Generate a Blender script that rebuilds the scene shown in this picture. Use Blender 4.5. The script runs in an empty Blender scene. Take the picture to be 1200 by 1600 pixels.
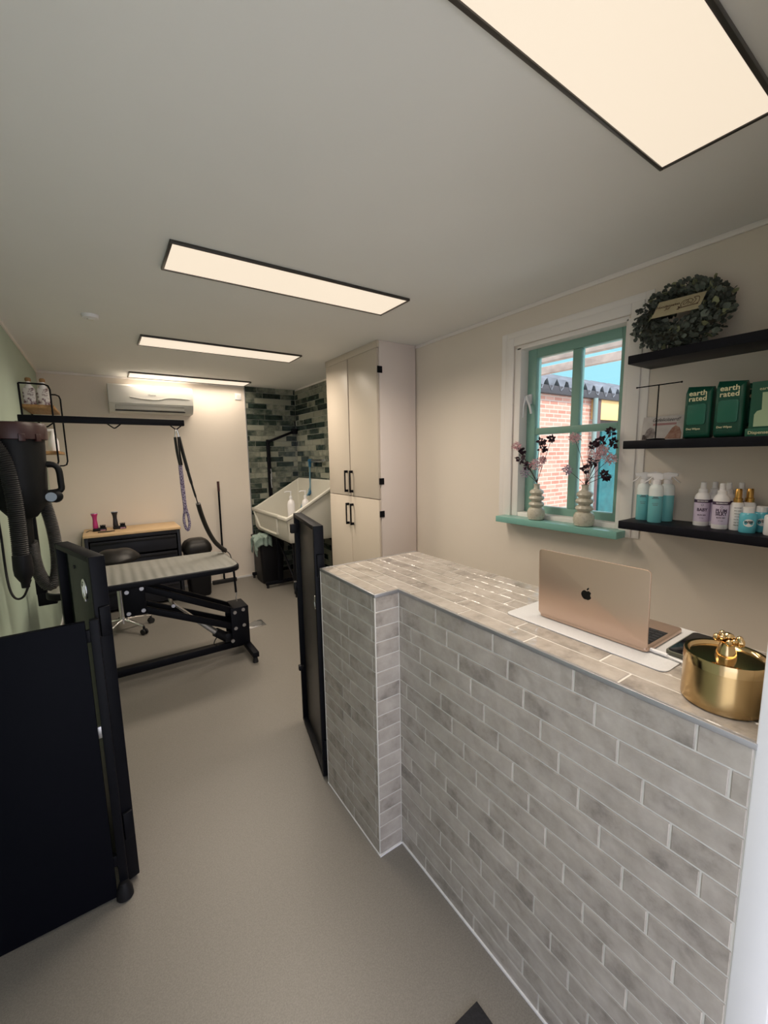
import bpy, bmesh, math, random
from mathutils import Vector, Matrix
random.seed(7)
PI = math.pi
S = bpy.context.scene
COL = S.collection

# ------------------------------------------------------------ camera
cd = bpy.data.cameras.new('camera'); cam = bpy.data.objects.new('camera', cd); COL.objects.link(cam)
cd.sensor_fit = 'HORIZONTAL'; cd.sensor_width = 36.0; cd.lens = 36.0*644.87/1200
cd.clip_start = 0.02
yaw, pitch, roll = 0.595196, -0.135529, -0.017505
F_ = Vector((math.sin(yaw)*math.cos(pitch), math.cos(yaw)*math.cos(pitch), math.sin(pitch)))
R_ = Vector((math.cos(yaw), -math.sin(yaw), 0)); U_ = R_.cross(F_)
r2 = math.cos(roll)*R_ + math.sin(roll)*U_; u2 = -math.sin(roll)*R_ + math.cos(roll)*U_
m = Matrix((r2, u2, -F_)).transposed().to_4x4(); m.translation = (0, 0, 1.5)
cam.matrix_world = m
S.camera = cam

# ------------------------------------------------------------ world, sun, exposure
S.view_settings.view_transform = 'Standard'; S.view_settings.look = 'None'
S.view_settings.gamma = 1; S.view_settings.use_curve_mapping = False
S.view_settings.exposure = 0.0
LAMP_W = (6.0, 17.0, 24.0, 7.5)   # area lamp watts of the four ceiling panels, front to back
SPREAD = (94, 144, 156, 150)      # light cone of each panel in degrees
DIFF = 0.88           # brightness of the diffuser itself
w = bpy.data.worlds.new('sky'); S.world = w; w.use_nodes = True
nt = w.node_tree; nt.nodes.clear()
o_ = nt.nodes.new('ShaderNodeOutputWorld'); b_ = nt.nodes.new('ShaderNodeBackground')
tc = nt.nodes.new('ShaderNodeTexCoord'); sp = nt.nodes.new('ShaderNodeSeparateXYZ'); cr = nt.nodes.new('ShaderNodeValToRGB')
nt.links.new(tc.outputs['Generated'], sp.inputs[0]); nt.links.new(sp.outputs['Z'], cr.inputs[0])
cr.color_ramp.elements[0].position = 0.0; cr.color_ramp.elements[0].color = (0.165, 0.32, 0.36, 1)
cr.color_ramp.elements[1].position = 0.6; cr.color_ramp.elements[1].color = (0.70, 0.78, 1.0, 1)
k_ = cr.color_ramp.elements.new(0.32); k_.color = (0.15, 0.315, 0.38, 1)
# the sky is hazy and bright on the sun's side, clear and cyan on the opposite side
dp = nt.nodes.new('ShaderNodeVectorMath'); dp.operation = 'DOT_PRODUCT'; dp.inputs[1].default_value = Vector((-0.30, -0.90, 0.35)).normalized()
nt.links.new(tc.outputs['Generated'], dp.inputs[0])
mr = nt.nodes.new('ShaderNodeMapRange'); mr.interpolation_type = 'SMOOTHSTEP'; mr.inputs['From Min'].default_value = 0.0; mr.inputs['From Max'].default_value = 0.9
nt.links.new(dp.outputs['Value'], mr.inputs['Value'])
mxw = nt.nodes.new('ShaderNodeMix'); mxw.data_type = 'RGBA'; mxw.inputs[7].default_value = (0.74, 0.76, 0.90, 1)
nt.links.new(mr.outputs[0], mxw.inputs[0]); nt.links.new(cr.outputs[0], mxw.inputs[6])
nt.links.new(mxw.outputs[2], b_.inputs[0]); b_.inputs[1].default_value = 3.0
nt.links.new(b_.outputs[0], o_.inputs[0])
sl = bpy.data.lights.new('sun', 'SUN'); sl.energy = 5.0; sl.angle = 0.01; sl.color = (1, 0.93, 0.82)
sun = bpy.data.objects.new('sun', sl); COL.objects.link(sun)
sun.rotation_euler = Vector((0.35, 0.75, -0.95)).to_track_quat('-Z', 'Y').to_euler()

# ------------------------------------------------------------ materials
MATS = {}
def N(nt, t): return nt.nodes.new(t)
def mat(name, col, rough=0.5, metal=0.0, var=0.0, vscale=8.0, bump=0.0, bscale=60.0, col2=None, coat=0.0, trans=0.0, emit=None, estr=0.0, spec=0.5, sheen=0.0, stretch=None, lo=0.3, hi=0.7, detail=4):
    if name in MATS: return MATS[name]
    M = bpy.data.materials.new(name); M.use_nodes = True; nt = M.node_tree
    b = nt.nodes['Principled BSDF']
    b.inputs['Base Color'].default_value = (*col, 1); b.inputs['Roughness'].default_value = rough
    b.inputs['Metallic'].default_value = metal; b.inputs['Coat Weight'].default_value = coat
    b.inputs['Transmission Weight'].default_value = trans; b.inputs['Specular IOR Level'].default_value = spec
    b.inputs['Sheen Weight'].default_value = sheen
    tc = N(nt, 'ShaderNodeTexCoord'); src = tc.outputs['Object']
    if stretch:
        mp = N(nt, 'ShaderNodeMapping'); mp.inputs['Scale'].default_value = stretch
        nt.links.new(src, mp.inputs[0]); src = mp.outputs[0]
    if var > 0 or col2:
        n = N(nt, 'ShaderNodeTexNoise'); n.inputs['Scale'].default_value = vscale; n.inputs['Detail'].default_value = detail
        nt.links.new(src, n.inputs['Vector'])
        r = N(nt, 'ShaderNodeValToRGB'); r.color_ramp.elements[0].position = lo; r.color_ramp.elements[1].position = hi
        c2 = col2 if col2 else tuple(min(1, c*(1+var)) for c in col)
        c1 = col if col2 else tuple(c*(1-var) for c in col)
        r.color_ramp.elements[0].color = (*c1, 1); r.color_ramp.elements[1].color = (*c2, 1)
        nt.links.new(n.outputs['Fac'], r.inputs[0]); nt.links.new(r.outputs[0], b.inputs['Base Color'])
    if bump > 0:
        n2 = N(nt, 'ShaderNodeTexNoise'); n2.inputs['Scale'].default_value = bscale; n2.inputs['Detail'].default_value = 3
        nt.links.new(src, n2.inputs['Vector'])
        bp = N(nt, 'ShaderNodeBump'); bp.inputs['Strength'].default_value = bump; bp.inputs['Distance'].default_value = 0.002
        nt.links.new(n2.outputs['Fac'], bp.inputs['Height']); nt.links.new(bp.outputs[0], b.inputs['Normal'])
    if emit:
        b.inputs['Emission Color'].default_value = (*emit, 1); b.inputs['Emission Strength'].default_value = estr
    MATS[name] = M; return M

def tilemat(name, dark, mid, light, rough, bumpd, nscale=9.0, contrast=0.35, bs=14.0):
    """glazed tile: per tile tone from the 'tone' attribute, cloudy glaze, wavy surface"""
    M = bpy.data.materials.new(name); M.use_nodes = True; nt = M.node_tree; b = nt.nodes['Principled BSDF']
    tc = N(nt, 'ShaderNodeTexCoord'); at = N(nt, 'ShaderNodeAttribute'); at.attribute_name = 'tone'
    ad = N(nt, 'ShaderNodeVectorMath'); ad.operation = 'MULTIPLY_ADD'
    nt.links.new(at.outputs['Vector'], ad.inputs[0]); ad.inputs[1].default_value = (37, 51, 23); nt.links.new(tc.outputs['Object'], ad.inputs[2])
    n = N(nt, 'ShaderNodeTexNoise'); n.inputs['Scale'].default_value = nscale; n.inputs['Detail'].default_value = 6; n.inputs['Roughness'].default_value = 0.65
    nt.links.new(ad.outputs[0], n.inputs['Vector'])
    s = N(nt, 'ShaderNodeSeparateColor'); nt.links.new(at.outputs['Color'], s.inputs[0])
    mx = N(nt, 'ShaderNodeMath'); mx.operation = 'MULTIPLY_ADD'; mx.inputs[1].default_value = contrast
    nt.links.new(s.outputs[0], mx.inputs[0])
    m2 = N(nt, 'ShaderNodeMath'); m2.operation = 'MULTIPLY'; m2.inputs[1].default_value = 1-contrast*0.6
    nt.links.new(n.outputs['Fac'], m2.inputs[0]); nt.links.new(m2.outputs[0], mx.inputs[2])
    r = N(nt, 'ShaderNodeValToRGB'); e = r.color_ramp.elements
    e[0].position = 0.28; e[0].color = (*dark, 1); e[1].position = 0.78; e[1].color = (*light, 1)
    k = e.new(0.5); k.color = (*mid, 1)
    nt.links.new(mx.outputs[0], r.inputs[0]); nt.links.new(r.outputs[0], b.inputs['Base Color'])
    b.inputs['Roughness'].default_value = rough
    n2 = N(nt, 'ShaderNodeTexNoise'); n2.inputs['Scale'].default_value = bs; n2.inputs['Detail'].default_value = 2
    nt.links.new(ad.outputs[0], n2.inputs['Vector'])
    bp = N(nt, 'ShaderNodeBump'); bp.inputs['Strength'].default_value = 1.0; bp.inputs['Distance'].default_value = bumpd
    nt.links.new(n2.outputs['Fac'], bp.inputs['Height']); nt.links.new(bp.outputs[0], b.inputs['Normal'])
    MATS[name] = M; return M

# ------------------------------------------------------------ mesh builder
ORG = {}
def abspos(o):
    return Vector(ORG.get(o.name, (0, 0, 0)))
class MB:
    def __init__(s): s.bm = bmesh.new(); s.tone = None
    def _xf(s, vs, M):
        if M is not None: bmesh.ops.transform(s.bm, matrix=M, verts=vs)
    def box(s, a, b, bev=0.0, M=None, seg=2):
        a = Vector(a); b = Vector(b); c = (a+b)/2; d = b-a
        r = bmesh.ops.create_cube(s.bm, size=1, matrix=Matrix.Translation(c) @ Matrix.Diagonal((abs(d.x), abs(d.y), abs(d.z), 1)))
        vs = r['verts']
        if bev > 0:
            es = list({e for v in vs for e in v.link_edges})
            rr = bmesh.ops.bevel(s.bm, geom=es, offset=min(bev, 0.45*min(abs(d.x), abs(d.y), abs(d.z))), segments=seg, affect='EDGES', profile=0.5)
            vs = list({v for f in rr['faces'] for v in f.verts} | {v for v in vs if v.is_valid})
        s._xf(vs, M); return s
    def cyl(s, p0, p1, r, r2=None, seg=20, M=None, cap=True):
        p0 = Vector(p0); p1 = Vector(p1); d = p1-p0
        q = d.to_track_quat('Z', 'Y').to_matrix().to_4x4()
        rr = bmesh.ops.create_cone(s.bm, cap_ends=cap, segments=seg, radius1=r, radius2=r if r2 is None else r2, depth=d.length, matrix=Matrix.Translation((p0+p1)/2) @ q)
        s._xf(rr['verts'], M); return s
    def sph(s, c, r, sc=(1, 1, 1), seg=16, M=None):
        rr = bmesh.ops.create_uvsphere(s.bm, u_segments=seg, v_segments=max(6, seg//2), radius=r, matrix=Matrix.Translation(c) @ Matrix.Diagonal((*sc, 1)))
        s._xf(rr['verts'], M); return s
    def lathe(s, prof, c=(0, 0, 0), seg=28, M=None, close=True):
        rings = []; vs = []
        for r, z in prof:
            ring = [s.bm.verts.new((c[0]+r*math.cos(2*PI*i/seg), c[1]+r*math.sin(2*PI*i/seg), c[2]+z)) for i in range(seg)]
            rings.append(ring); vs += ring
        for a, b in zip(rings, rings[1:]):
            for i in range(seg):
                s.bm.faces.new((a[i], a[(i+1) % seg], b[(i+1) % seg], b[i]))
        if close:
            s.bm.faces.new(list(reversed(rings[0]))); s.bm.faces.new(rings[-1])
        s._xf(vs, M); return s
    def prism(s, poly, z0, z1, bev=0.0, M=None, seg=2):
        """polygon in xy extruded z0..z1 then transformed"""
        a = [s.bm.verts.new((p[0], p[1], z0)) for p in poly]; b = [s.bm.verts.new((p[0], p[1], z1)) for p in poly]
        n = len(poly); fs = [s.bm.faces.new(list(reversed(a))), s.bm.faces.new(b)]
        for i in range(n): fs.append(s.bm.faces.new((a[i], a[(i+1) % n], b[(i+1) % n], b[i])))
        bmesh.ops.recalc_face_normals(s.bm, faces=fs)
        vs = a+b
        if bev > 0:
            es = list(set(fs[0].edges) | set(fs[1].edges))
            rr = bmesh.ops.bevel(s.bm, geom=es, offset=bev, segments=seg, affect='EDGES', profile=0.5)
            vs = list({v for f in rr['faces'] for v in f.verts} | {v for v in vs if v.is_valid})
        s._xf(vs, M); return s
    def tube(s, pts, r, seg=10, smooth=True, n=8, rib=None, flat=None, closed=False):
        P = [Vector(p) for p in pts]
        if smooth and len(P) > 2:
            Q = []
            m_ = len(P)
            for i in range(m_ if closed else m_-1):
                if closed: p0, p1, p2, p3 = P[(i-1) % m_], P[i], P[(i+1) % m_], P[(i+2) % m_]
                else: p0 = P[max(i-1, 0)]; p1 = P[i]; p2 = P[i+1]; p3 = P[min(i+2, m_-1)]
                for k in range(n):
                    t = k/n
                    Q.append(0.5*((2*p1)+(-p0+p2)*t+(2*p0-5*p1+4*p2-p3)*t*t+(-p0+3*p1-3*p2+p3)*t**3))
            if not closed: Q.append(P[-1])
            P = Q
        if rib:
            L = [0]
            for a, b in zip(P, P[1:]): L.append(L[-1]+(b-a).length)
            tot = L[-1]; k = max(2, int(tot/rib))*2; R2 = []; j = 0
            for i in range(k+1):
                t = tot*i/k
                while j < len(L)-2 and L[j+1] < t: j += 1
                f = (t-L[j])/max(1e-9, L[j+1]-L[j]); R2.append(P[j].lerp(P[j+1], min(1, f)))
            P = R2
        rings = []; prev = None; cnt = len(P)
        for i, p in enumerate(P):
            if closed: t = P[(i+1) % cnt]-P[(i-1) % cnt]
            else: t = (P[min(i+1, cnt-1)]-P[max(i-1, 0)])
            t.normalize()
            if prev is None:
                up = Vector((0, 0, 1)) if abs(t.z) < 0.9 else Vector((1, 0, 0))
                a = t.cross(up).normalized()
            else:
                a = (prev-t*prev.dot(t)).normalized()
            prev = a; b = t.cross(a)
            rr = r[i*len(r)//cnt] if isinstance(r, (list, tuple)) else r
            if rib and i % 2: rr *= 0.86
            fa, fb = flat if flat else (1, 1)
            rings.append([s.bm.verts.new(p+a*rr*fa*math.cos(2*PI*k/seg)+b*rr*fb*math.sin(2*PI*k/seg)) for k in range(seg)])
        pr_ = list(zip(rings, rings[1:])) + ([(rings[-1], rings[0])] if closed else [])
        for x, y in pr_:
            for k in range(seg): s.bm.faces.new((x[k], x[(k+1) % seg], y[(k+1) % seg], y[k]))
        if not closed:
            s.bm.faces.new(list(reversed(rings[0]))); s.bm.faces.new(rings[-1])
        return s
    def quad(s, *p):
        s.bm.faces.new([s.bm.verts.new(q) for q in p]); return s
    def build(s, name, m, parent=None, smooth=True, origin=None, keep=False):
        me = bpy.data.meshes.new(name)
        bmesh.ops.recalc_face_normals(s.bm, faces=s.bm.faces[:]) if not keep else None
        if parent is not None:
            org = abspos(parent)
        elif origin is not None: org = Vector(origin)
        else:
            xs = [v.co for v in s.bm.verts]
            org = Vector(((min(v.x for v in xs)+max(v.x for v in xs))/2, (min(v.y for v in xs)+max(v.y for v in xs))/2, min(v.z for v in xs)))
        bmesh.ops.translate(s.bm, vec=-org, verts=s.bm.verts[:])
        s.bm.to_mesh(me); s.bm.free()
        o = bpy.data.objects.new(name, me); COL.objects.link(o)
        for k in (m if isinstance(m, (list, tuple)) else [m]): me.materials.append(k)
        if smooth:
            me.shade_smooth()
            me.set_sharp_from_angle(angle=math.radians(38))
        if parent is not None: o.parent = parent; ORG[o.name] = tuple(abspos(parent))
        else: o.location = org; ORG[o.name] = tuple(org)
        return o
def tag(o, label=None, cat=None, group=None, kind=None):
    if label: o['label'] = label
    if cat: o['category'] = cat
    if group: o['group'] = group
    if kind: o['kind'] = kind
    return o
def thing(name, loc, label, cat, group=None):
    o = bpy.data.objects.new(name, None); COL.objects.link(o); o.location = loc; o.empty_display_size = 0.05
    ORG[o.name] = tuple(loc); return tag(o, label, cat, group)
def struct(o): o['kind'] = 'structure'; return o
def kids(o): return [c for c in bpy.data.objects if c.parent == o]
def copy_tree(o, loc, rz=None, label=None, parent=None):
    c = o.copy(); COL.objects.link(c)
    if parent is not None: c.parent = parent; c.matrix_parent_inverse = o.matrix_parent_inverse.copy()
    else:
        c.location = loc
        if rz is not None: c.rotation_euler = (0, 0, rz)
        ORG[c.name] = tuple(loc)
    if label: c['label'] = label
    for ch in kids(o): copy_tree(ch, None, parent=c)
    return c
def text(s, size, origin, right, up, m, parent, name='lettering', depth=0.0006, bold=0.0, shear=0.0, align='CENTER', sx=1.0, space=1.0):
    cu = bpy.data.curves.new('t', 'FONT'); cu.body = s; cu.size = size; cu.align_x = align; cu.align_y = 'CENTER'
    cu.extrude = depth/2; cu.offset = bold; cu.shear = shear; cu.resolution_u = 3; cu.space_line = 0.8; cu.space_character = space
    t = bpy.data.objects.new('t', cu); COL.objects.link(t)
    bpy.context.view_layer.update()
    me = bpy.data.meshes.new_from_object(t.evaluated_get(bpy.context.evaluated_depsgraph_get()))
    bpy.data.objects.remove(t); bpy.data.curves.remove(cu)
    R = Vector(right).normalized(); U = Vector(up).normalized(); Z = R.cross(U)
    M = Matrix((R*sx, U, Z)).transposed().to_4x4(); M.translation = Vector(origin)-abspos(parent)
    me.transform(M); me.materials.clear(); me.materials.append(m); me.name = name
    o = bpy.data.objects.new(name, me); COL.objects.link(o); o.parent = parent; ORG[o.name] = tuple(abspos(parent))
    return o

# ------------------------------------------------------------ material set
m_ceil = mat('ceiling_paint', (0.82, 0.82, 0.81), 0.9, var=0.02, vscale=1.5)
m_wall = mat('wall_beige', (0.79, 0.71, 0.625), 0.85, var=0.02, vscale=2, bump=0.05, bscale=200)
m_green = mat('wall_sage', (0.44, 0.54, 0.44), 0.5, var=0.03, vscale=2)
m_white = mat('white_paint', (0.72, 0.71, 0.70), 0.5)
m_casing = mat('casing_paint', (0.90, 0.85, 0.82), 0.45)
m_teal = mat('sage_teal_paint', (0.24, 0.43, 0.36), 0.4, var=0.04)
m_black = mat('black_metal', (0.003, 0.0034, 0.006), 0.5, spec=0.14, var=0.1, vscale=30)
m_bpanel = mat('black_panel', (0.0025, 0.003, 0.006), 0.6, spec=0.08)
m_gpanel = mat('dark_green_black_panel', (0.006, 0.011, 0.009), 0.45, spec=0.25)
m_brown = mat('gate_plate', (0.055, 0.048, 0.045), 0.4)
m_blackp = mat('black_plastic', (0.007, 0.007, 0.009), 0.5, spec=0.25, bump=0.1)
m_leather = mat('black_leather', (0.009, 0.008, 0.008), 0.42, spec=0.3, bump=0.2, bscale=120)
m_rubber = mat('rubber', (0.01, 0.01, 0.011), 0.7)
m_chrome = mat('chrome', (0.75, 0.75, 0.76), 0.2, 1.0)
m_steel = mat('steel', (0.5, 0.5, 0.52), 0.35, 1.0)
m_floor = mat('vinyl_floor', (0.165, 0.153, 0.136), 0.42, col2=(0.215, 0.20, 0.18), vscale=260, bump=0.06, bscale=300, detail=2)
m_cab = mat('cabinet_cream', (0.62, 0.545, 0.46), 0.38)
m_cabs = mat('cabinet_side', (0.78, 0.70, 0.67), 0.6)
m_wood = mat('light_wood', (0.60, 0.40, 0.21), 0.5, col2=(0.72, 0.52, 0.31), vscale=14, stretch=(1, 9, 9))
m_oak = mat('shelf_wood', (0.26, 0.13, 0.045), 0.55, col2=(0.42, 0.24, 0.09), vscale=10, stretch=(6, 1, 6))
m_shelf = mat('shelf_black', (0.006, 0.006, 0.011), 0.5, spec=0.18, var=0.15, vscale=40)
m_tub = mat('tub_plastic', (0.62, 0.60, 0.53), 0.35)
m_alu = mat('grey_trim', (0.34, 0.34, 0.35), 0.4, 0.6)
m_whitet = mat('white_trim', (0.78, 0.78, 0.80), 0.35)
m_bwhite = mat('bottle_white', (0.86, 0.84, 0.86), 0.3)
m_tilec = tilemat('beige_tile', (0.17, 0.15, 0.135), (0.36, 0.325, 0.29), (0.47, 0.43, 0.39), 0.08, 0.008, 11, 0.16)
m_tileg = tilemat('green_tile', (0.006, 0.014, 0.012), (0.030, 0.050, 0.040), (0.30, 0.31, 0.25), 0.13, 0.004, 11, 0.55)
m_grout = mat('grout', (0.62, 0.60, 0.56), 0.8)
m_groutg = mat('grout_green', (0.42, 0.43, 0.38), 0.8)

# ------------------------------------------------------------ room shell
XL, XR, YF, YB, ZC = -0.44, 2.17, 0.17, 5.23, 2.365
def sb(name, a, b, m_, parent=None, bev=0):
    o = MB().box(a, b, bev).build(name, m_, parent, smooth=bev > 0)
    return o
struct(sb('floor', (XL-0.15, -0.12, -0.08), (XR+0.25, YB+0.15, 0), m_floor))
struct(sb('ceiling', (XL-0.15, -0.12, ZC), (XR+0.25, YB+0.15, ZC+0.12), m_ceil))
struct(sb('wall_left', (XL-0.12, -0.12, 0), (XL, YB, ZC), m_green))
struct(sb('wall_back', (XL-0.12, YB, 0), (XR+0.12, YB+0.12, ZC), m_wall))
g = MB()
WY0, WY1, WZ0, WZ1 = 1.062, 1.715, 1.105, 2.135
g.box((XR, YF, 0), (XR+0.16, WY0, ZC)); g.box((XR, WY1, 0), (XR+0.16, YB, ZC))
g.box((XR, WY0, 0), (XR+0.16, WY1, WZ0-0.035)); g.box((XR, WY0, WZ1), (XR+0.16, WY1, ZC))
struct(g.build('wall_right', m_wall, smooth=False))
g = MB()
g.box((XL, -0.12, 0), (-0.42, YF, ZC)); g.box((0.845, -0.12, 0), (XR+0.16, YF, ZC)); g.box((-0.42, -0.12, 2.12), (0.845, YF, ZC))
struct(g.build('wall_front', m_white, smooth=False))
# cove mouldings under the ceiling and skirtings
for nm, a, b in (('trim_1', (XR-0.012, YF, ZC-0.022), (XR, 2.7, ZC)), ('trim_2', (XL, YF, ZC-0.022), (XL+0.012, YB, ZC)), ('trim_3', (XL+0.012, YB-0.012, ZC-0.02), (1.515, YB, ZC)),
                 ('trim_4', (1.512, YB-0.011, 0.0), (1.522, YB, ZC)), ('trim_5', (XR-0.013, 3.58, ZC-0.02), (XR-0.0105, 5.2, ZC))):
    struct(sb(nm, a, b, m_casing if nm not in ('trim_4',) else m_alu, bev=0.002))
struct(sb('baseboard_back', (XL+0.01, YB-0.009, 0), (1.512, YB, 0.022), m_white))
struct(sb('baseboard_left', (XL, YF, 0), (XL+0.01, YB-0.009, 0.022), m_white))
struct(sb('baseboard_right', (XR-0.009, YF, 0), (XR, 2.69, 0.022), m_white))

def tiles(org, U, V, W_, H_, tl, th, gap, offs, thick, mats, name, parent=None, cut=None, kind=False, proud=True):
    """grid of real glazed tiles on a rectangle (origin, U = length direction, V = row direction)"""
    org = Vector(org); U = Vector(U); V = Vector(V); Nn = U.cross(V)
    bm = bmesh.new(); lay = bm.loops.layers.float_color.new('tone')
    rows = int(round(H_/th))
    for r in range(rows):
        x = -offs(r)
        while x > 0: x -= tl
        while x < W_-1e-4:
            a = max(0, x)+gap/2; b = min(W_, x+tl)-gap/2
            x += tl
            if b-a < 0.004: continue
            y0 = r*th+gap/2; y1 = (r+1)*th-gap/2
            if cut and cut((a+b)/2, (y0+y1)/2): continue
            e = min(0.0018, (b-a)/4)
            P = [org+U*a+V*y0, org+U*b+V*y0, org+U*b+V*y1, org+U*a+V*y1]
            Q = [org+U*(a+e)+V*(y0+e)+Nn*thick, org+U*(b-e)+V*(y0+e)+Nn*thick, org+U*(b-e)+V*(y1-e)+Nn*thick, org+U*(a+e)+V*(y1-e)+Nn*thick]
            pv = [bm.verts.new(p) for p in P]; qv = [bm.verts.new(q) for q in Q]
            fs = [bm.faces.new(qv)]
            for i in range(4): fs.append(bm.faces.new((pv[i], pv[(i+1) % 4], qv[(i+1) % 4], qv[i])))
            t = (random.random(), random.random(), random.random(), 1)
            for f in fs:
                for l in f.loops: l[lay] = t
    s = MB(); s.bm.free(); s.bm = bm
    o = s.build(name, mats, parent, smooth=False, keep=True)
    return o
# green tile cladding at the wash corner
root = MB().box((1.52, YB-0.004, 0), (XR, YB, ZC)).box((XR-0.004, 3.575, 0), (XR, YB-0.004, ZC)).build('wall_tiling', m_groutg, smooth=False); struct(root)
ro = [random.random()*0.235 for _ in range(50)]
tiles((1.522, YB-0.0045, 0), (1, 0, 0), (0, 0, 1), 0.64, 36*0.0657, 0.235, 0.0657, 0.004, lambda r: (0.117 if r % 2 else 0)+0.03*math.sin(r*2.1), 0.006, m_tileg, 'glazed_tiles', root)
tiles((XR-0.0045, 5.218, 0), (0, -1, 0), (0, 0, 1), 1.64, 36*0.0657, 0.235, 0.0657, 0.004, lambda r: (0.117 if r % 2 == 0 else 0)+0.03*math.sin(r*1.7), 0.006, m_tileg, 'glazed_tiles', root)

# door to the outside: the jamb, and an unseen slab added to keep sun out of the doorway
struct(sb('trim_6', (0.8405, 0.12, 0), (0.90, 0.1725, 2.15), m_whitet, bev=0.003))
struct(sb('sun_blocker', (-1.9, -1.75, 2.45), (XR+0.3, -0.12, 2.52), m_white))

# ------------------------------------------------------------ window
wn = bpy.data.objects.new('window_1', None); COL.objects.link(wn); wn.location = (XR, 1.39, WZ0); ORG['window_1'] = (XR, 1.39, WZ0); struct(wn)
g = MB()   # casing on the wall
g.box((XR-0.014, WY1+0.018, 1.07), (XR, 1.79, 2.2), 0.003); g.box((XR-0.014, 0.992, 1.07), (XR, WY0-0.012, 2.2), 0.003)
g.box((XR-0.014, WY0-0.012, 2.15), (XR, WY1+0.018, 2.2), 0.003)
g.box((XR-0.006, 1.79, 1.07), (XR, 1.83, 2.235), 0.001); g.box((XR-0.006, 0.955, 1.07), (XR, 0.992, 2.235), 0.001); g.box((XR-0.006, 0.992, 2.2), (XR, 1.79, 2.235), 0.001)
g.build('casing', m_casing, wn)
g = MB()   # fixed white frame in the reveal
g.box((XR-0.004, WY1-0.03, WZ0), (XR+0.155, WY1+0.012, WZ1), 0.002); g.box((XR-0.004, WY0-0.01, WZ0), (XR+0.155, WY0+0.012, WZ1), 0.002)
g.box((XR-0.004, WY0, WZ1-0.012), (XR+0.155, WY1, WZ1+0.012), 0.002); g.box((XR, WY0, WZ0-0.01), (XR+0.17, WY1, WZ0+0.025), 0.002)
g.build('window_frame', m_casing, wn)
XS = XR+0.065
g = MB()   # sash with four lights
y0, y1, z0, z1 = 1.075, 1.684, 1.128, 2.125
def bars(g, x0, x1):
    g.box((x0, y1-0.062, z0), (x1, y1, z1), 0.004); g.box((x0, y0, z0), (x1, y0+0.05, z1), 0.004)
    g.box((x0, y0+0.05, z1-0.055), (x1, y1-0.062, z1), 0.004); g.box((x0, y0+0.05, z0), (x1, y1-0.062, z0+0.045), 0.004)
    g.box((x0+0.004, 1.342, z0+0.045), (x1-0.004, 1.392, z1-0.055), 0.004); g.box((x0+0.003, y0+0.05, 1.612), (x1-0.003, y1-0.062, 1.652), 0.004)
bars(g, XS, XS+0.05); sash = g.build('sash', m_teal, wn)
m_glass = bpy.data.materials.new('window_glass'); m_glass.use_nodes = True; nt = m_glass.node_tree; nt.nodes.clear()
oo = N(nt, 'ShaderNodeOutputMaterial'); mx = N(nt, 'ShaderNodeMixShader'); tr = N(nt, 'ShaderNodeBsdfTransparent'); gl = N(nt, 'ShaderNodeBsdfGlossy'); fr = N(nt, 'ShaderNodeFresnel')
gl.inputs['Roughness'].default_value = 0.02; fr.inputs[0].default_value = 1.4; tr.inputs[0].default_value = (0.95, 0.98, 0.98, 1)
nt.links.new(fr.outputs[0], mx.inputs[0]); nt.links.new(tr.outputs[0], mx.inputs[1]); nt.links.new(gl.outputs[0], mx.inputs[2]); nt.links.new(mx.outputs[0], oo.inputs[0])
for a, b, c, d in ((1.125, 1.342, 1.652, 2.07), (1.392, 1.622, 1.652, 2.07), (1.125, 1.342, 1.173, 1.612), (1.392, 1.622, 1.173, 1.612)):
    MB().box((XS+0.022, a-0.003, c-0.003), (XS+0.026, b+0.003, d+0.003)).build('window_pane', m_glass, sash, smooth=False)
g = MB(); g.box((XS-0.012, 1.645, 1.80), (XS, 1.672, 1.86), 0.003); g.tube([(XS-0.02, 1.658, 1.85), (XS-0.035, 1.66, 1.84), (XS-0.03, 1.64, 1.78), (XS-0.03, 1.63, 1.74)], 0.007)
g.box((XR+0.03, 1.676, 1.80), (XR+0.06, 1.684, 1.85), 0.002); g.tube([(XR+0.045, 1.675, 1.84), (XR+0.02, 1.672, 1.80), (XR+0.02, 1.68, 1.72)], 0.005)
g.build('window_catch', m_whitet, wn)
g = MB(); g.box((2.07, 1.015, 1.068), (XR+0.0, 1.775, 1.105), 0.003)
sill = g.build('window_sill', mat('sill_paint', (0.22, 0.46, 0.41), 0.25), wn)

# ------------------------------------------------------------ outside
m_brick = bpy.data.materials.new('red_brick'); m_brick.use_nodes = True; nt = m_brick.node_tree; b = nt.nodes['Principled BSDF']
tc = N(nt, 'ShaderNodeTexCoord'); sp = N(nt, 'ShaderNodeSeparateXYZ'); cb = N(nt, 'ShaderNodeCombineXYZ'); bt = N(nt, 'ShaderNodeTexBrick')
nt.links.new(tc.outputs['Object'], sp.inputs[0]); nt.links.new(sp.outputs['X'], cb.inputs[0]); nt.links.new(sp.outputs['Z'], cb.inputs[1])
nt.links.new(cb.outputs[0], bt.inputs['Vector']); bt.inputs['Scale'].default_value = 1.0
bt.inputs['Brick Width'].default_value = 0.22; bt.inputs['Row Height'].default_value = 0.066; bt.inputs['Mortar Size'].default_value = 0.009
bt.inputs['Color1'].default_value = (0.42, 0.18, 0.13, 1); bt.inputs['Color2'].default_value = (0.55, 0.30, 0.23, 1); bt.inputs['Mortar'].default_value = (0.52, 0.42, 0.35, 1)
nt.links.new(bt.outputs['Color'], b.inputs['Base Color']); b.inputs['Roughness'].default_value = 0.9
struct(MB().box((XR+0.25, -8, -0.1), (14, 12, -0.02)).box((-8, -8, -0.1), (XR+0.25, -0.12, -0.02)).build('ground', mat('paving', (0.58, 0.56, 0.52), 0.9, var=0.1, vscale=3), smooth=False))
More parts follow.
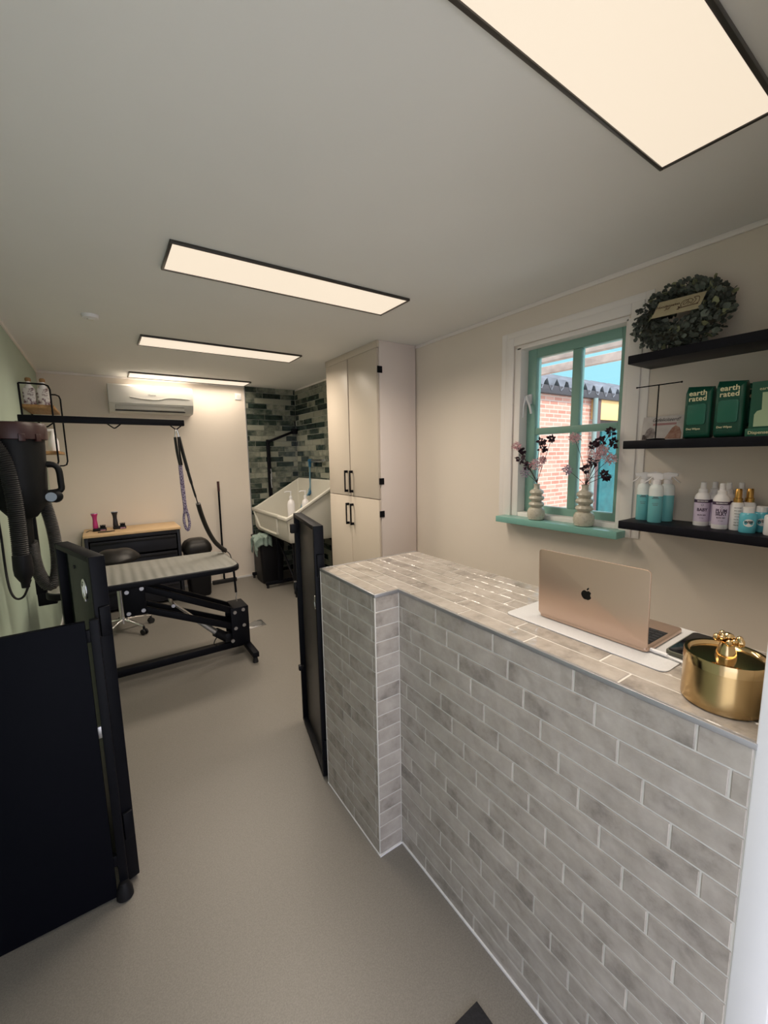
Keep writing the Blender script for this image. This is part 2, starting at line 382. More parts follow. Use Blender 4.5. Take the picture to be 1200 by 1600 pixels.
oh = thing('neighbouring_shed', (6.2, 4.0, 0), 'red brick outbuilding with corrugated roof seen through the window', 'building')
MB().box((2.8, 4.0, -0.02), (7.15, 4.2, 2.45)).build('brick_wall', m_brick, oh, smooth=False)
g = MB(); bm = g.bm   # corrugated roof sheet with a tooth profile facing the yard
nx = 150; wl = 0.26
rows = []
for j, (yy, zz) in enumerate(((3.90, 2.54), (5.6, 3.1))):
    for th in (0.0, -0.012):
        rows.append([bm.verts.new((2.7+i*0.06, yy, zz+th+0.09*math.sin(2*PI*i*0.06/wl))) for i in range(nx)])
for a, b2 in ((0, 2), (1, 3), (0, 1), (2, 3)):
    for i in range(nx-1): bm.faces.new((rows[a][i], rows[a][i+1], rows[b2][i+1], rows[b2][i]))
g.build('corrugated_roof', mat('fibre_cement', (0.16, 0.17, 0.19), 0.8, var=0.35, vscale=5), oh)
MB().box((2.7, 3.91, 2.40), (11.6, 4.0, 2.52), 0.005).build('fascia', mat('dark_timber', (0.05, 0.045, 0.05), 0.7), oh)
MB().box((7.15, 4.02, -0.02), (11.6, 4.2, 2.42)).build('timber_front', mat('dark_boards', (0.09, 0.07, 0.06), 0.8, var=0.3, vscale=6, stretch=(6, 1, 1)), oh, smooth=False)
MB().box((7.12, 3.94, 0), (7.26, 4.02, 2.40), 0.004).build('door_post', mat('brown_post', (0.10, 0.05, 0.045), 0.7), oh)
MB().box((7.05, 3.955, 2.06), (9.0, 4.018, 2.40), 0.004).build('fascia_board', mat('yellow_board', (0.78, 0.50, 0.20), 0.6), oh)
MB().box((7.35, 3.95, 0.02), (9.2, 4.0, 1.95), 0.004).build('turquoise_door', mat('turquoise', (0.012, 0.11, 0.12), 0.5, var=0.25, vscale=5), oh)
g = MB(); g.tube([(7.0, 3.9, 2.4), (7.0, 3.9, 0.2)], 0.04); g.build('downpipe', mat('downpipe_grey', (0.18, 0.25, 0.24), 0.5), oh)
m_beam = mat('weathered_beam', (0.42, 0.33, 0.28), 0.8, var=0.2, vscale=12)
for i, (xx, zz, tt, lb) in enumerate(((3.2, 2.30, 0.07, 'pale weathered pergola beam nearest above the window'), (4.4, 2.46, 0.085, 'pale weathered pergola beam further out, thinner looking'))):
    tag(MB().box((xx, -1, zz-tt/2), (xx+0.06, 3.7, zz+tt/2), 0.004).build('pergola_beam', m_beam, smooth=False), lb, 'beam', 'pergola beams outside the window')

# ------------------------------------------------------------ ceiling lights
m_led = mat('led_diffuser', (0.25, 0.25, 0.25), 0.5, spec=0.2, emit=(1.0, 0.84, 0.65), estr=DIFF)
m_ledf = mat('light_frame', (0.055, 0.05, 0.045), 0.35, 0.3)
ROWS = [(0.392, 0.672, 'large looking LED ceiling panel nearest the camera, cut by the top edge of the photo'), (1.925, 2.215, 'LED ceiling panel second from the camera, left of the tall cabinet'),
        (3.425, 3.71, 'LED ceiling panel third from the camera, above the grooming table'), (4.88, 5.168, 'LED ceiling panel farthest from the camera, right above the air conditioner')]
for i, (a, b, lb) in enumerate(ROWS):
    X0, X1 = 0.303, 1.503; zb = 2.351
    r = thing('ceiling_light', ((X0+X1)/2, (a+b)/2, ZC), lb, 'ceiling light', 'rectangular LED panels on the ceiling')
    g = MB(); e = 0.011
    g.box((X0, a, zb), (X1, a+e, ZC), 0.002); g.box((X0, b-e, zb), (X1, b, ZC), 0.002)
    g.box((X0, a+e, zb), (X0+e, b-e, ZC), 0.002); g.box((X1-e, a+e, zb), (X1, b-e, ZC), 0.002)
    g.build('frame', m_ledf, r)
    MB().box((X0+e, a+e, zb+0.004), (X1-e, b-e, ZC)).build('diffuser', m_led, r, smooth=False)
    L = bpy.data.lights.new('led_lamp', 'AREA'); L.shape = 'RECTANGLE'; L.size = X1-X0-2*e; L.size_y = b-a-2*e
    L.energy = LAMP_W[i]; L.color = (1.0, 0.86, 0.70); L.spread = math.radians(SPREAD[i])
    lo = bpy.data.objects.new('led_lamp', L); COL.objects.link(lo); lo.parent = r
    lo.location = (0, 0, zb+0.002-ZC)

# ------------------------------------------------------------ reception counter
CH = 1.0245
cn = thing('reception_counter', (0.99, 0.9, 0), 'L-shaped reception counter clad in glossy beige brick tiles', 'counter')
OUT = [(0.8425, 0.171), (0.8425, 1.1595), (0.7395, 1.1595), (0.7395, 1.585), (1.26, 1.585), (1.26, 0.171)]
MB().prism(OUT, 0.0, CH-0.002).build('body', m_grout, cn, smooth=False)
NR = 18; TH = 1.012/NR
def off_front(r):   # staircase joint shift, counted from the top row
    k = NR-1-r
    return ((1.157-0.722)+0.05*k+0.012*math.sin(k*3)) % 0.235
G = 0.0035
def off_f(r):
    # U runs from pier corner (y=1.157) toward the camera; joint at distance j from the corner
    k = NR-1-r; j = (0.2+0.052*k) % 0.235
    return 0.235-j
tiles((0.8423, 1.157, 0.004), (0, -1, 0), (0, 0, 1), 0.985, NR*TH, 0.235, TH, G, off_f, 0.0018, m_tilec, 'front_tiles', cn)
tiles((0.7393, 1.585, 0.004), (0, -1, 0), (0, 0, 1), 0.424, NR*TH, 0.235, TH, G, lambda r: 0.065 if (NR-1-r) % 2 == 0 else 0.0, 0.0018, m_tilec, 'pier_tiles', cn)
tiles((0.741, 1.1593, 0.004), (1, 0, 0), (0, 0, 1), 0.102, NR*TH, 0.235, TH, G, lambda r: 0.0, 0.0018, m_tilec, 'pier_end_tiles', cn)
# worktop tiles; rows run along y
tp = 0.0585
tiles((1.258, 0.171, CH-0.0022), (0, 1, 0), (-1, 0, 0), 1.415, 7*tp, 0.235, tp, G, lambda r: (0.06+0.07*r) % 0.235, 0.0018, m_tilec, 'worktop_tiles', cn)
tiles((1.258-7*tp, 1.161, CH-0.0022), (0, 1, 0), (-1, 0, 0), 0.424, 2*0.0525, 0.235, 0.0525, G, lambda r: (0.1+0.09*r) % 0.235, 0.0018, m_tilec, 'worktop_tiles', cn)
g = MB()   # grey metal edge profile round the top
e = 0.009
g.box((0.8385, 0.17, CH-0.011), (0.8385+e-0.001, 1.157, CH+0.0005), 0.001); g.box((0.7365, 1.155, CH-0.011), (0.8475, 1.155+e, CH+0.0005), 0.001)
g.box((0.7365, 1.164, CH-0.011), (0.7365+e, 1.59, CH+0.0005), 0.001); g.box((0.745, 1.583, CH-0.011), (1.262, 1.591, CH+0.0005), 0.001)
g.build('top_edge_profile', m_alu, cn)
g = MB()   # white corner profiles
for x, y in ((0.737, 1.157), (0.839, 1.157), (0.737, 1.5865)): g.box((x, y, 0.002), (x+0.0035, y+0.0035, CH-0.011), 0.0005)
g.build('corner_profile', m_grout, cn)
g = MB(); g.box((0.836, 0.17, 0), (0.842, 1.155, 0.006)); g.box((0.7355, 1.15, 0), (0.84, 1.157, 0.006)); g.box((0.7355, 1.157, 0), (0.742, 1.59, 0.006))
g.build('floor_sealant', m_whitet, cn, smooth=False)

# ------------------------------------------------------------ tall cabinet
cb = thing('tall_cabinet', (1.98, 3.13, 0), 'tall cream storage cupboard reaching the ceiling beside the wash corner', 'cabinet')
CY0, CY1, CX = 2.70, 3.57, 1.81
g = MB(); xe = XR-0.013; zt_ = ZC-0.001
g.box((CX, CY0, 0), (xe, CY0+0.018, zt_), 0.001); g.box((CX, CY1-0.018, 0), (xe, CY1, zt_), 0.001); g.box((xe-0.01, CY0+0.018, 0), (xe, CY1-0.018, zt_))
g.box((CX, CY0+0.018, zt_-0.05), (xe-0.01, CY1-0.018, zt_)); g.box((CX, CY0+0.018, 0), (xe-0.01, CY1-0.018, 0.055)); g.box((CX+0.03, CY0+0.018, 1.145), (xe-0.01, CY1-0.018, 1.163))
g.build('body', m_cabs, cb)
ZS = 1.155
m_hinge = m_black
for (ya, yb, za, zb_, hy, tilt) in ((2.712, 3.150, ZS+0.003, 2.31, 3.118, 0), (3.166, 3.56, ZS+0.003, 2.31, 3.205, 1), (2.712, 3.155, 0.06, ZS-0.003, 3.118, 0), (3.160, 3.56, 0.06, ZS-0.003, 3.195, 0)):
    d = MB().box((CX-0.02, ya, za), (CX-0.001, yb, zb_), 0.0025).build('door', m_cab, cb)
    hz = (za+0.03, za+0.22) if za > 1 else (zb_-0.33+0.08, zb_-0.06)
    h = MB(); x = CX-0.021
    h.box((x-0.034, hy-0.006, hz[0]), (x-0.024, hy+0.006, hz[1]), 0.002)
    for zz in hz: h.box((x-0.030, hy-0.006, zz-(0.022 if zz == hz[1] else 0)), (x, hy+0.006, zz+(0.022 if zz == hz[0] else 0)), 0.002)
    h.build('handle', m_black, d)
for zz in (2.15, 1.30, 1.04):
    MB().box((CX-0.022, CY0-0.006, zz-0.025), (CX+0.022, CY0+0.001, zz+0.025), 0.002).build('hinge', m_hinge, cb)
MB().box((CX-0.019, CY0+0.002, 2.312), (CX-0.001, CY1, ZC-0.001), 0.001).build('top_fascia', m_cab, cb)

# ------------------------------------------------------------ air conditioner
ac = thing('air_conditioner', (0.5, YB, 1.98), 'white split air conditioner mounted on the far wall', 'air conditioner')
m_ac = mat('ac_plastic', (0.72, 0.71, 0.67), 0.3)
prof = [(YB, 1.985), (YB, 2.265), (5.05, 2.265), (5.025, 2.245), (5.018, 2.07), (5.035, 2.03), (5.075, 1.99)]
MX = Matrix(((0, 0, 1, 0), (1, 0, 0, 0), (0, 1, 0, 0), (0, 0, 0, 1)))
g = MB(); g.prism([(a, b) for a, b in prof], 0.115, 0.895, 0.006, M=MX); g.build('housing', m_ac, ac)
g = MB(); g.prism([(5.018, 2.25), (5.012, 2.24), (5.006, 2.075), (5.018, 2.072)], 0.118, 0.892, 0.001, M=MX); g.build('front_panel', m_ac, ac)
g = MB(); g.box((0.17, 5.018, 2.012), (0.80, 5.05, 2.058), 0.004); g.build('louvre', mat('ac_flap', (0.55, 0.54, 0.50), 0.4), ac)
g = MB(); g.box((0.165, 5.04, 2.0), (0.81, 5.06, 2.008)); g.build('outlet', m_blackp, ac)
text('Hisense', 0.022, (0.50, 5.006, 2.165), (1, 0, 0), (0, 0, 1), mat('grey_print', (0.12, 0.12, 0.12), 0.5), ac)
g = MB(); g.tube([(0.30, 5.006, 2.14), (0.40, 5.005, 2.125), (0.55, 5.005, 2.12), (0.66, 5.005, 2.145), (0.86, 5.006, 2.14)], 0.004, flat=(1, 0.4)); g.build('wave_ornament', m_ac, ac)
# socket, smoke detector, drain
sk = thing('wall_socket', (1.445, YB, 2.2), 'white wall socket beside the green tiles under the ceiling', 'socket')
MB().box((1.40, YB-0.012, 2.20), (1.475, YB, 2.275), 0.004).build('plate', m_whitet, sk)
MB().cyl((1.437, YB-0.013, 2.237), (1.437, YB-0.009, 2.237), 0.02).build('insert', m_ac, sk)
sd = thing('smoke_detector', (0.025, 3.14, ZC), 'small white smoke detector on the ceiling', 'smoke detector')
MB().lathe([(0.03, -0.022), (0.042, -0.018), (0.046, 0), ], (0.025, 3.14, ZC)).build('housing', m_whitet, sd)
MB().lathe([(0.016, -0.028), (0.02, -0.0215)], (0.025, 3.14, ZC)).build('sensor_cap', m_ac, sd)
dr = thing('floor_drain', (1.03, 3.64, 0), 'square steel floor drain with round grate', 'drain')
MB().box((0.955, 3.565, 0.0), (1.105, 3.715, 0.003), 0.001).build('frame', m_steel, dr)
MB().cyl((1.03, 3.64, 0.003), (1.03, 3.64, 0.0055), 0.055, seg=32).build('grate', mat('drain_dark', (0.25, 0.25, 0.25), 0.4, 0.7), dr)
MB().lathe([(0.055, 0.003), (0.055, 0.0062), (0.061, 0.0062), (0.061, 0.003)], (1.03, 3.64, 0), seg=32, close=False).build('ring', m_chrome, dr)

# ------------------------------------------------------------ gates
def gate(root, hinge, free, height, thick, face_side, z0=0.012):
    """box frame gate with recessed plate; face_side = +1/-1 which normal the hollow side shows"""
    h = Vector(hinge); f = Vector(free); d = (f-h); L = d.length; d.normalize(); n = Vector((-d.y, d.x))*face_side
    M = Matrix(((d.x, n.x, 0, h.x), (d.y, n.y, 0, h.y), (0, 0, 1, 0), (0, 0, 0, 1)))
    g = MB(); t = 0.02
    g.box((0, 0, z0), (t, thick, height), 0.003, M=M); g.box((L-t, 0, z0), (L, thick, height), 0.003, M=M)
    g.box((t, 0, z0), (L-t, thick, z0+t), 0.003, M=M); g.box((t, 0, height-t), (L-t, thick, height), 0.003, M=M)
    g.build('frame', m_black, root)
    return M, L
gl_ = thing('swing_gate', (-0.09, 1.78, 0), 'black metal swing gate standing open at the left, beside the low black partition', 'gate', 'black saloon gates of the grooming room')
M, L = gate(gl_, (-0.133, 1.975), (-0.018, 1.598), 1.196, 0.045, -1)
MB().box((0.02, 0.012, 0.032), (L-0.02, 0.018, 1.176), 0.001, M=M).build('plate', m_gpanel, gl_)
g = MB(); g.box((L*0.34, 0.0185, 0.032), (L-0.02, 0.038, 1.176), 0.003, M=M); g.build('raised_panel', m_gpanel, gl_)
g = MB(); c = M @ Vector((L-0.10, 0.040, 1.075))
g.tube([c+Vector((0, 0, 0.03)), c+(M.to_3x3() @ Vector((0.018, 0, 0.01))), c+(M.to_3x3() @ Vector((0.018, 0, -0.02))), c+Vector((0, 0, -0.035)), c+(M.to_3x3() @ Vector((-0.015, 0, -0.02))), c+(M.to_3x3() @ Vector((-0.015, 0, 0.012)))], 0.004, closed=True)
g.tube([c+Vector((0, 0, 0.02)), c+Vector((0, 0, -0.045))], 0.004, smooth=False)
g.build('latch', m_chrome, gl_)
g = MB(); g.cyl(M @ Vector((L*0.52, 0.037, 1.135)), M @ Vector((L*0.52, 0.042, 1.135)), 0.006); g.build('screw', m_rubber, gl_)
for zz in (0.93, 0.18):
    MB().box((L-0.004, 0.005, zz), (L+0.012, 0.035, zz+0.1), 0.003, M=M).build('hinge', m_black, gl_)
gr = thing('swing_gate', (0.78, 1.84, 0), 'black metal swing gate standing open beside the tiled counter pier', 'gate', 'black saloon gates of the grooming room')
M, L = gate(gr, (0.772, 1.612), (0.868, 2.075), 1.205, 0.045, 1)
MB().box((0.02, 0.008, 0.032), (L-0.02, 0.018, 1.185), 0.001, M=M).build('plate', m_brown, gr)
for q in ((L-0.035, 0.03, 1.10, L-0.006, 0.068, 1.15), (L-0.03, 0.03, 0.32, L-0.006, 0.058, 0.35), (L-0.02, 0.04, 0.78, L+0.008, 0.06, 0.83)):
    MB().box(q[:3], q[3:], 0.004, M=M).build('latch_hook', m_blackp, gr)
g = MB(); c = M @ Vector((0.12, 0.022, 0.82)); v = M.to_3x3()
g.tube([c+Vector((0, 0, 0.03)), c+v @ Vector((0.014, 0, 0)), c+Vector((0, 0, -0.03)), c+v @ Vector((-0.014, 0, 0))], 0.004, closed=True); g.build('latch_ring', m_chrome, gr)
for zz in (0.98, 0.1):
    MB().box((-0.012, 0.004, zz), (0.004, 0.036, zz+0.1), 0.003, M=M).build('hinge', m_black, gr)
pt = thing('low_partition', (-0.26, 1.55, 0), 'low black floor partition at the left edge with a foot post', 'partition')
MB().box((XL+0.003, 1.545, 0.012), (-0.088, 1.563, 1.002), 0.002).build('panel', m_bpanel, pt)
MB().cyl((-0.30, 1.5435, 0.90), (-0.30, 1.5455, 0.90), 0.004).build('screw', m_steel, pt)
MB().box((-0.078, 1.548, 0.05), (-0.052, 1.574, 1.002), 0.003).build('post', m_black, pt)
g = MB(); g.lathe([(0.020, 0.0), (0.026, 0.004), (0.024, 0.03), (0.014, 0.06)], (-0.066, 1.545, 0.0)); g.build('rubber_foot', m_blackp, pt)
for zz in (0.12, 0.60, 0.93):
    MB().box((-0.089, 1.553, zz), (-0.076, 1.566, zz+0.04), 0.001).build('bracket', m_steel if zz == 0.60 else m_black, pt)

# ------------------------------------------------------------ grooming table
tb = thing('grooming_table', (0.15, 3.21, 0), 'black grooming table with grey ribbed mat on a folding lift frame', 'table')
def rrect(x0, x1, y0, y1, r, n=7, rl=None):
    rl = r if rl is None else rl
    P = []
    for cx, cy, a0, rr in ((x1-r, y1-r, 0, r), (x0+rl, y1-rl, 90, rl), (x0+rl, y0+rl, 180, rl), (x1-r, y0+r, 270, r)):
        for i in range(n): a = math.radians(a0+90*i/(n-1)); P.append((cx+rr*math.cos(a), cy+rr*math.sin(a)))
    return P
MB().prism(rrect(-0.335, 0.756, 2.915, 3.515, 0.10), 0.712, 0.748, 0.006).build('tabletop', m_black, tb)
m_mat = bpy.data.materials.new('ribbed_mat'); m_mat.use_nodes = True; nt = m_mat.node_tree; b = nt.nodes['Principled BSDF']
tc = N(nt, 'ShaderNodeTexCoord'); wv = N(nt, 'ShaderNodeTexWave'); wv.inputs['Scale'].default_value = 5.5; wv.inputs['Distortion'].default_value = 0.6; wv.bands_direction = 'X'
nt.links.new(tc.outputs['Object'], wv.inputs['Vector']); bp = N(nt, 'ShaderNodeBump'); bp.inputs['Strength'].default_value = 0.8; bp.inputs['Distance'].default_value = 0.006
nt.links.new(wv.outputs['Fac'], bp.inputs['Height']); nt.links.new(bp.outputs[0], b.inputs['Normal']); b.inputs['Base Color'].default_value = (0.17, 0.17, 0.155, 1); b.inputs['Roughness'].default_value = 0.6
MB().prism(rrect(-0.325, 0.745, 2.926, 3.504, 0.092), 0.748, 0.7525, 0.001).build('mat', m_mat, tb)
def bar(g, p0, p1, w_, h_, side=(0, 1, 0), bev=0.004):
    p0 = Vector(p0); p1 = Vector(p1); d = p1-p0; L = d.length; d.normalize(); s = Vector(side); s = (s-d*s.dot(d)).normalized(); u = d.cross(s)
    M = Matrix((d, s, u)).transposed().to_4x4(); M.translation = p0
    g.box((0, -w_/2, -h_/2), (L, w_/2, h_/2), bev, M=M)
g = MB()
for yy in (3.05, 3.37): bar(g, (-0.30, yy, 0.695), (0.62, yy, 0.695), 0.03, 0.03)
for xx in (-0.25, 0.2, 0.6): bar(g, (xx, 3.05, 0.69), (xx, 3.37, 0.69), 0.025, 0.025, side=(1, 0, 0))
g.build('top_frame', m_black, tb)
g = MB(); bar(g, (-0.34, 3.20, 0.07), (0.84, 3.20, 0.07), 0.06, 0.05); g.build('base_beam', m_black, tb)
for xx in (-0.32, 0.815):
    g = MB(); bar(g, (xx, 2.91, 0.065), (xx, 3.49, 0.065), 0.045, 0.04, side=(1, 0, 0)); cbm = g.build('cross_foot', m_black, tb)
    for yy in (2.935, 3.465):
        MB().lathe([(0.018, 0), (0.02, 0.004), (0.016, 0.03), (0.009, 0.046)], (xx, yy, 0.0)).build('rubber_foot', m_rubber, cbm)
for nm, x0, x1, z0, z1 in (('upper_bracket', 0.035, 0.165, 0.475, 0.68), ('lower_bracket', 0.70, 0.83, 0.09, 0.385)):
    g = MB()
    for yy in (3.10, 3.29): g.box((x0, yy, z0), (x1, yy+0.008, z1), 0.003)
    if nm == 'lower_bracket': g.box((x0+0.02, 3.108, z1-0.012), (x1, 3.29, z1), 0.003); g.box((x1-0.012, 3.108, 0.09), (x1, 3.29, z1-0.012), 0.003)
    else: g.box((x0, 3.108, z0), (x0+0.01, 3.29, z1), 0.003)
    br = g.build(nm, m_black, tb)
    pts = ((0.06, 0.645), (0.145, 0.655), (0.06, 0.50), (0.145, 0.505)) if nm == 'upper_bracket' else ((0.728, 0.352), (0.79, 0.362), (0.728, 0.228), (0.79, 0.24), (0.70, 0.135))
    for (bx, bz) in pts:
        MB().cyl((bx, 3.092, bz), (bx, 3.101, bz), 0.013, seg=14).build('bolt', m_steel, br)
for yy, o1 in ((3.125, 0), (3.275, 0)):
    g = MB(); bar(g, (0.145, yy, 0.655), (0.735, yy, 0.352), 0.025, 0.045); g.build('lift_arm', m_black, tb)
    g = MB(); bar(g, (0.145, yy, 0.505), (0.735, yy, 0.228), 0.025, 0.045); g.build('lift_arm', m_black, tb)
g = MB(); g.cyl((0.325, 3.20, 0.49), (0.49, 3.20, 0.315), 0.011); g.build('piston_rod', m_chrome, tb)
g = MB(); g.cyl((0.47, 3.20, 0.336), (0.62, 3.20, 0.176), 0.021); g.build('actuator_tube', mat('silver_tube', (0.68, 0.70, 0.74), 0.3, 0.9), tb)
g = MB(); g.cyl((0.60, 3.20, 0.197), (0.69, 3.20, 0.125), 0.033, 0.036); g.box((0.66, 3.165, 0.10), (0.74, 3.235, 0.17), 0.01); g.build('motor_housing', m_blackp, tb)
g = MB(); g.cyl((0.325, 3.11, 0.49), (0.325, 3.29, 0.49), 0.012); g.build('pivot_pin', m_steel, tb)
g = MB(); g.tube([(0.64, 3.19, 0.165), (0.60, 3.17, 0.16), (0.58, 3.17, 0.12), (0.60, 3.18, 0.097)], 0.004); g.build('motor_cable', m_rubber, tb)
# ------------------------------------------------------------ grooming arm and tethers
g = MB(); bar(g, (-0.372, 3.2, 0.70), (-0.372, 3.2, 1.735), 0.036, 0.036, side=(0, 1, 0)); ga = g.build('grooming_arm', m_black, tb)
g = MB(); bar(g, (-0.375, 3.2, 1.752), (0.50, 3.2, 1.748), 0.038, 0.04, side=(0, 1, 0)); g.build('crossbar', m_black, ga)
g = MB(); g.box((-0.392, 3.17, 0.63), (-0.30, 3.23, 0.711), 0.004); g.box((-0.395, 3.175, 0.70), (-0.346, 3.225, 0.80), 0.004); g.build('clamp', m_black, ga)
for xx in (-0.25, 0.09, 0.447):
    g = MB(); g.tube([(xx-0.04, 3.2, 1.735), (xx-0.02, 3.2, 1.718), (xx, 3.2, 1.705), (xx+0.02, 3.2, 1.718), (xx+0.04, 3.2, 1.735)], 0.004, n=4); g.build('hook_loop', m_black, ga)
th = thing('grooming_loop', (0.45, 3.2, 1.2), 'short black tether with purple braided loop hanging from the arm', 'tether')
g = MB(); g.tube([(0.446, 3.2, 1.705), (0.440, 3.196, 1.68), (0.436, 3.194, 1.65)], 0.005); g.build('snap_hook', m_chrome, th)
g = MB(); g.tube([(0.436, 3.194, 1.65), (0.441, 3.193, 1.55), (0.452, 3.192, 1.46)], 0.024, flat=(1, 0.35)); g.tube([(0.455, 3.194, 1.65), (0.457, 3.193, 1.55), (0.465, 3.192, 1.46)], 0.016, flat=(1, 0.35)); g.build('strap', m_rubber, th)
m_purple = mat('purple_braid', (0.05, 0.035, 0.09), 0.7, col2=(0.38, 0.33, 0.42), vscale=150, lo=0.45, hi=0.6, detail=1)
g = MB(); g.tube([(0.450, 3.195, 1.46), (0.453, 3.193, 1.30), (0.458, 3.19, 1.16), (0.448, 3.19, 1.08), (0.455, 3.19, 1.02), (0.470, 3.19, 1.0), (0.482, 3.19, 1.04), (0.478, 3.19, 1.10), (0.466, 3.19, 1.17), (0.462, 3.193, 1.32), (0.458, 3.195, 1.46)], 0.009); g.build('braided_loop', m_purple, th)
bs = thing('belly_strap', (0.6, 3.3, 0.76), 'long black padded belly strap sagging from the arm to the table corner', 'strap')
g = MB(); g.tube([(0.452, 3.205, 1.705), (0.458, 3.207, 1.68), (0.462, 3.208, 1.65)], 0.005); g.build('snap_hook', m_chrome, bs)
def wp(x, y, z): return (x, y, z)
A = [(0.462, 3.21, 1.655), (0.480, 3.22, 1.55), (0.505, 3.235, 1.42), (0.535, 3.25, 1.28), (0.562, 3.27, 1.17)]
g = MB(); g.tube(A[:3], 0.022, flat=(1, 0.5)); g.tube(A[2:], [0.019, 0.014, 0.008], flat=(1, 0.5)); g.build('webbing', m_rubber, bs)
g = MB(); g.tube([(0.562, 3.27, 1.175), (0.585, 3.29, 1.08), (0.625, 3.32, 0.96), (0.675, 3.35, 0.86), (0.735, 3.385, 0.79), (0.757, 3.395, 0.772)], 0.030, flat=(1, 0.55)); g.build('padded_sleeve', m_leather, bs)
g = MB(); g.tube([(0.757, 3.395, 0.772), (0.785, 3.37, 0.74), (0.79, 3.34, 0.68)], 0.004); g.build('end_cord', m_rubber, bs)
g = MB(); g.cyl((0.745, 3.12, 0.715), (0.752, 3.12, 0.50), 0.008); rod = g.build('tether_rod', m_black, tb)
g = MB(); g.tube([(0.7525, 3.12, 0.505), (0.756, 3.12, 0.48), (0.750, 3.12, 0.46), (0.755, 3.12, 0.43)], 0.004); g.build('chain_tail', m_steel, rod)
# ------------------------------------------------------------ drawer chest with worktop
dc = thing('drawer_chest', (0.2, 4.97, 0), 'low black drawer chest with light wood top against the far wall', 'drawer chest')
X0, X1, Y0, Y1 = -0.20, 0.62, 4.74, 5.19
m_dark = mat('anthracite', (0.011, 0.012, 0.018), 0.4, spec=0.3)
g = MB(); t = 0.03
g.box((X0, Y0+0.02, 0.03), (X0+t, Y1, 0.775), 0.003); g.box((X1-t, Y0+0.02, 0.03), (X1, Y1, 0.775), 0.003); g.box((X0+t, Y1-0.01, 0.03), (X1-t, Y1, 0.775)); g.box((X0+t, Y0+0.02, 0.745), (X1-t, Y1-0.01, 0.775)); g.box((X0+t, Y0+0.03, 0.03), (X1-t, Y1-0.01, 0.06))
for xx in (X0+0.015, X1-0.015): g.box((xx-0.015, Y0, 0.0), (xx+0.015, Y0+0.03, 0.775), 0.003); g.box((xx-0.015, Y1-0.03, 0.0), (xx+0.015, Y1, 0.775), 0.003)
g.box((X0+0.03, Y0, 0.735), (X1-0.03, Y0+0.02, 0.775), 0.003)
g.build('carcass', m_dark, dc)
MB().box((X0-0.008, Y0-0.012, 0.776), (X1+0.008, Y1+0.01, 0.80), 0.003).build('worktop', m_wood, dc)
for z0, z1 in ((0.575, 0.725), (0.405, 0.555), (0.235, 0.385), (0.065, 0.215)):
    d = MB().box((X0+0.04, Y0+0.006, z0), (X1-0.04, Y0+0.03, z1), 0.006).build('drawer', m_dark, dc)
    g = MB(); g.box((X0+0.05, Y0-0.006, z1-0.03), (X1-0.05, Y0+0.008, z1-0.012), 0.004); g.build('grip_rail', m_blackp, d)
# clippers
def clipper(x, y, body, lab):
    r = thing('dog_clipper', (x, y, 0.8), lab, 'clipper', 'clippers charging on the drawer chest')
    MB().box((x-0.055, y-0.035, 0.80), (x+0.06, y+0.035, 0.828), 0.006).build('charging_stand', m_blackp, r)
    MB().lathe([(0.020, 0.828), (0.024, 0.84), (0.021, 0.88), (0.018, 0.91), (0.020, 0.94), (0.027, 0.965), (0.030, 0.972), (0.028, 0.976)], (x-0.03, y, 0)).build('handle', body, r)
    MB().box((x-0.058, y-0.012, 0.974), (x-0.002, y+0.012, 0.982), 0.002).build('blade', m_steel, r)
    g = MB()
    for k in (0.018, 0.042): g.tube([(x+k-0.008, y-0.01, 0.828), (x+k-0.008, y-0.01, 0.86), (x+k+0.008, y-0.01, 0.86), (x+k+0.008, y-0.01, 0.828)], 0.003, smooth=False)
    g.box((x+0.01, y-0.005, 0.826), (x+0.052, y+0.03, 0.85), 0.003); g.build('comb_holder', m_blackp, r)
    MB().box((x+0.008, y-0.0365, 0.806), (x+0.052, y-0.0345, 0.814)).build('sticker', mat('pink_label', (0.6, 0.3, 0.45), 0.5), r)
    return r
clipper(-0.075, 5.0, mat('pink_clipper', (0.55, 0.05, 0.22), 0.3, 0.3), 'pink clipper in its black charging stand')
clipper(0.095, 5.03, mat('black_clipper', (0.03, 0.028, 0.035), 0.3, 0.3), 'black clipper in its charging stand, right of the pink one')
g = MB(); g.tube([(-0.125, 5.0, 0.80), (-0.16, 4.98, 0.812), (-0.22, 4.95, 0.76), (-0.235, 4.93, 0.6), (-0.23, 4.93, 0.4), (-0.25, 5.0, 0.2), (-0.27, 5.1, 0.01)], 0.003)
tag(g.build('charger_cable', m_rubber), 'thin black cable running down the side of the drawer chest', 'cable')
g = MB(); g.box((-0.09, 4.86, 0.80), (0.03, 4.885, 0.808), 0.002); g.tube([(-0.05, 4.855, 0.806), (0.0, 4.85, 0.806), (0.05, 4.868, 0.806)], 0.004)
tag(g.build('small_tools', m_rubber), 'small dark grooming comb lying in front of the clippers', 'comb')
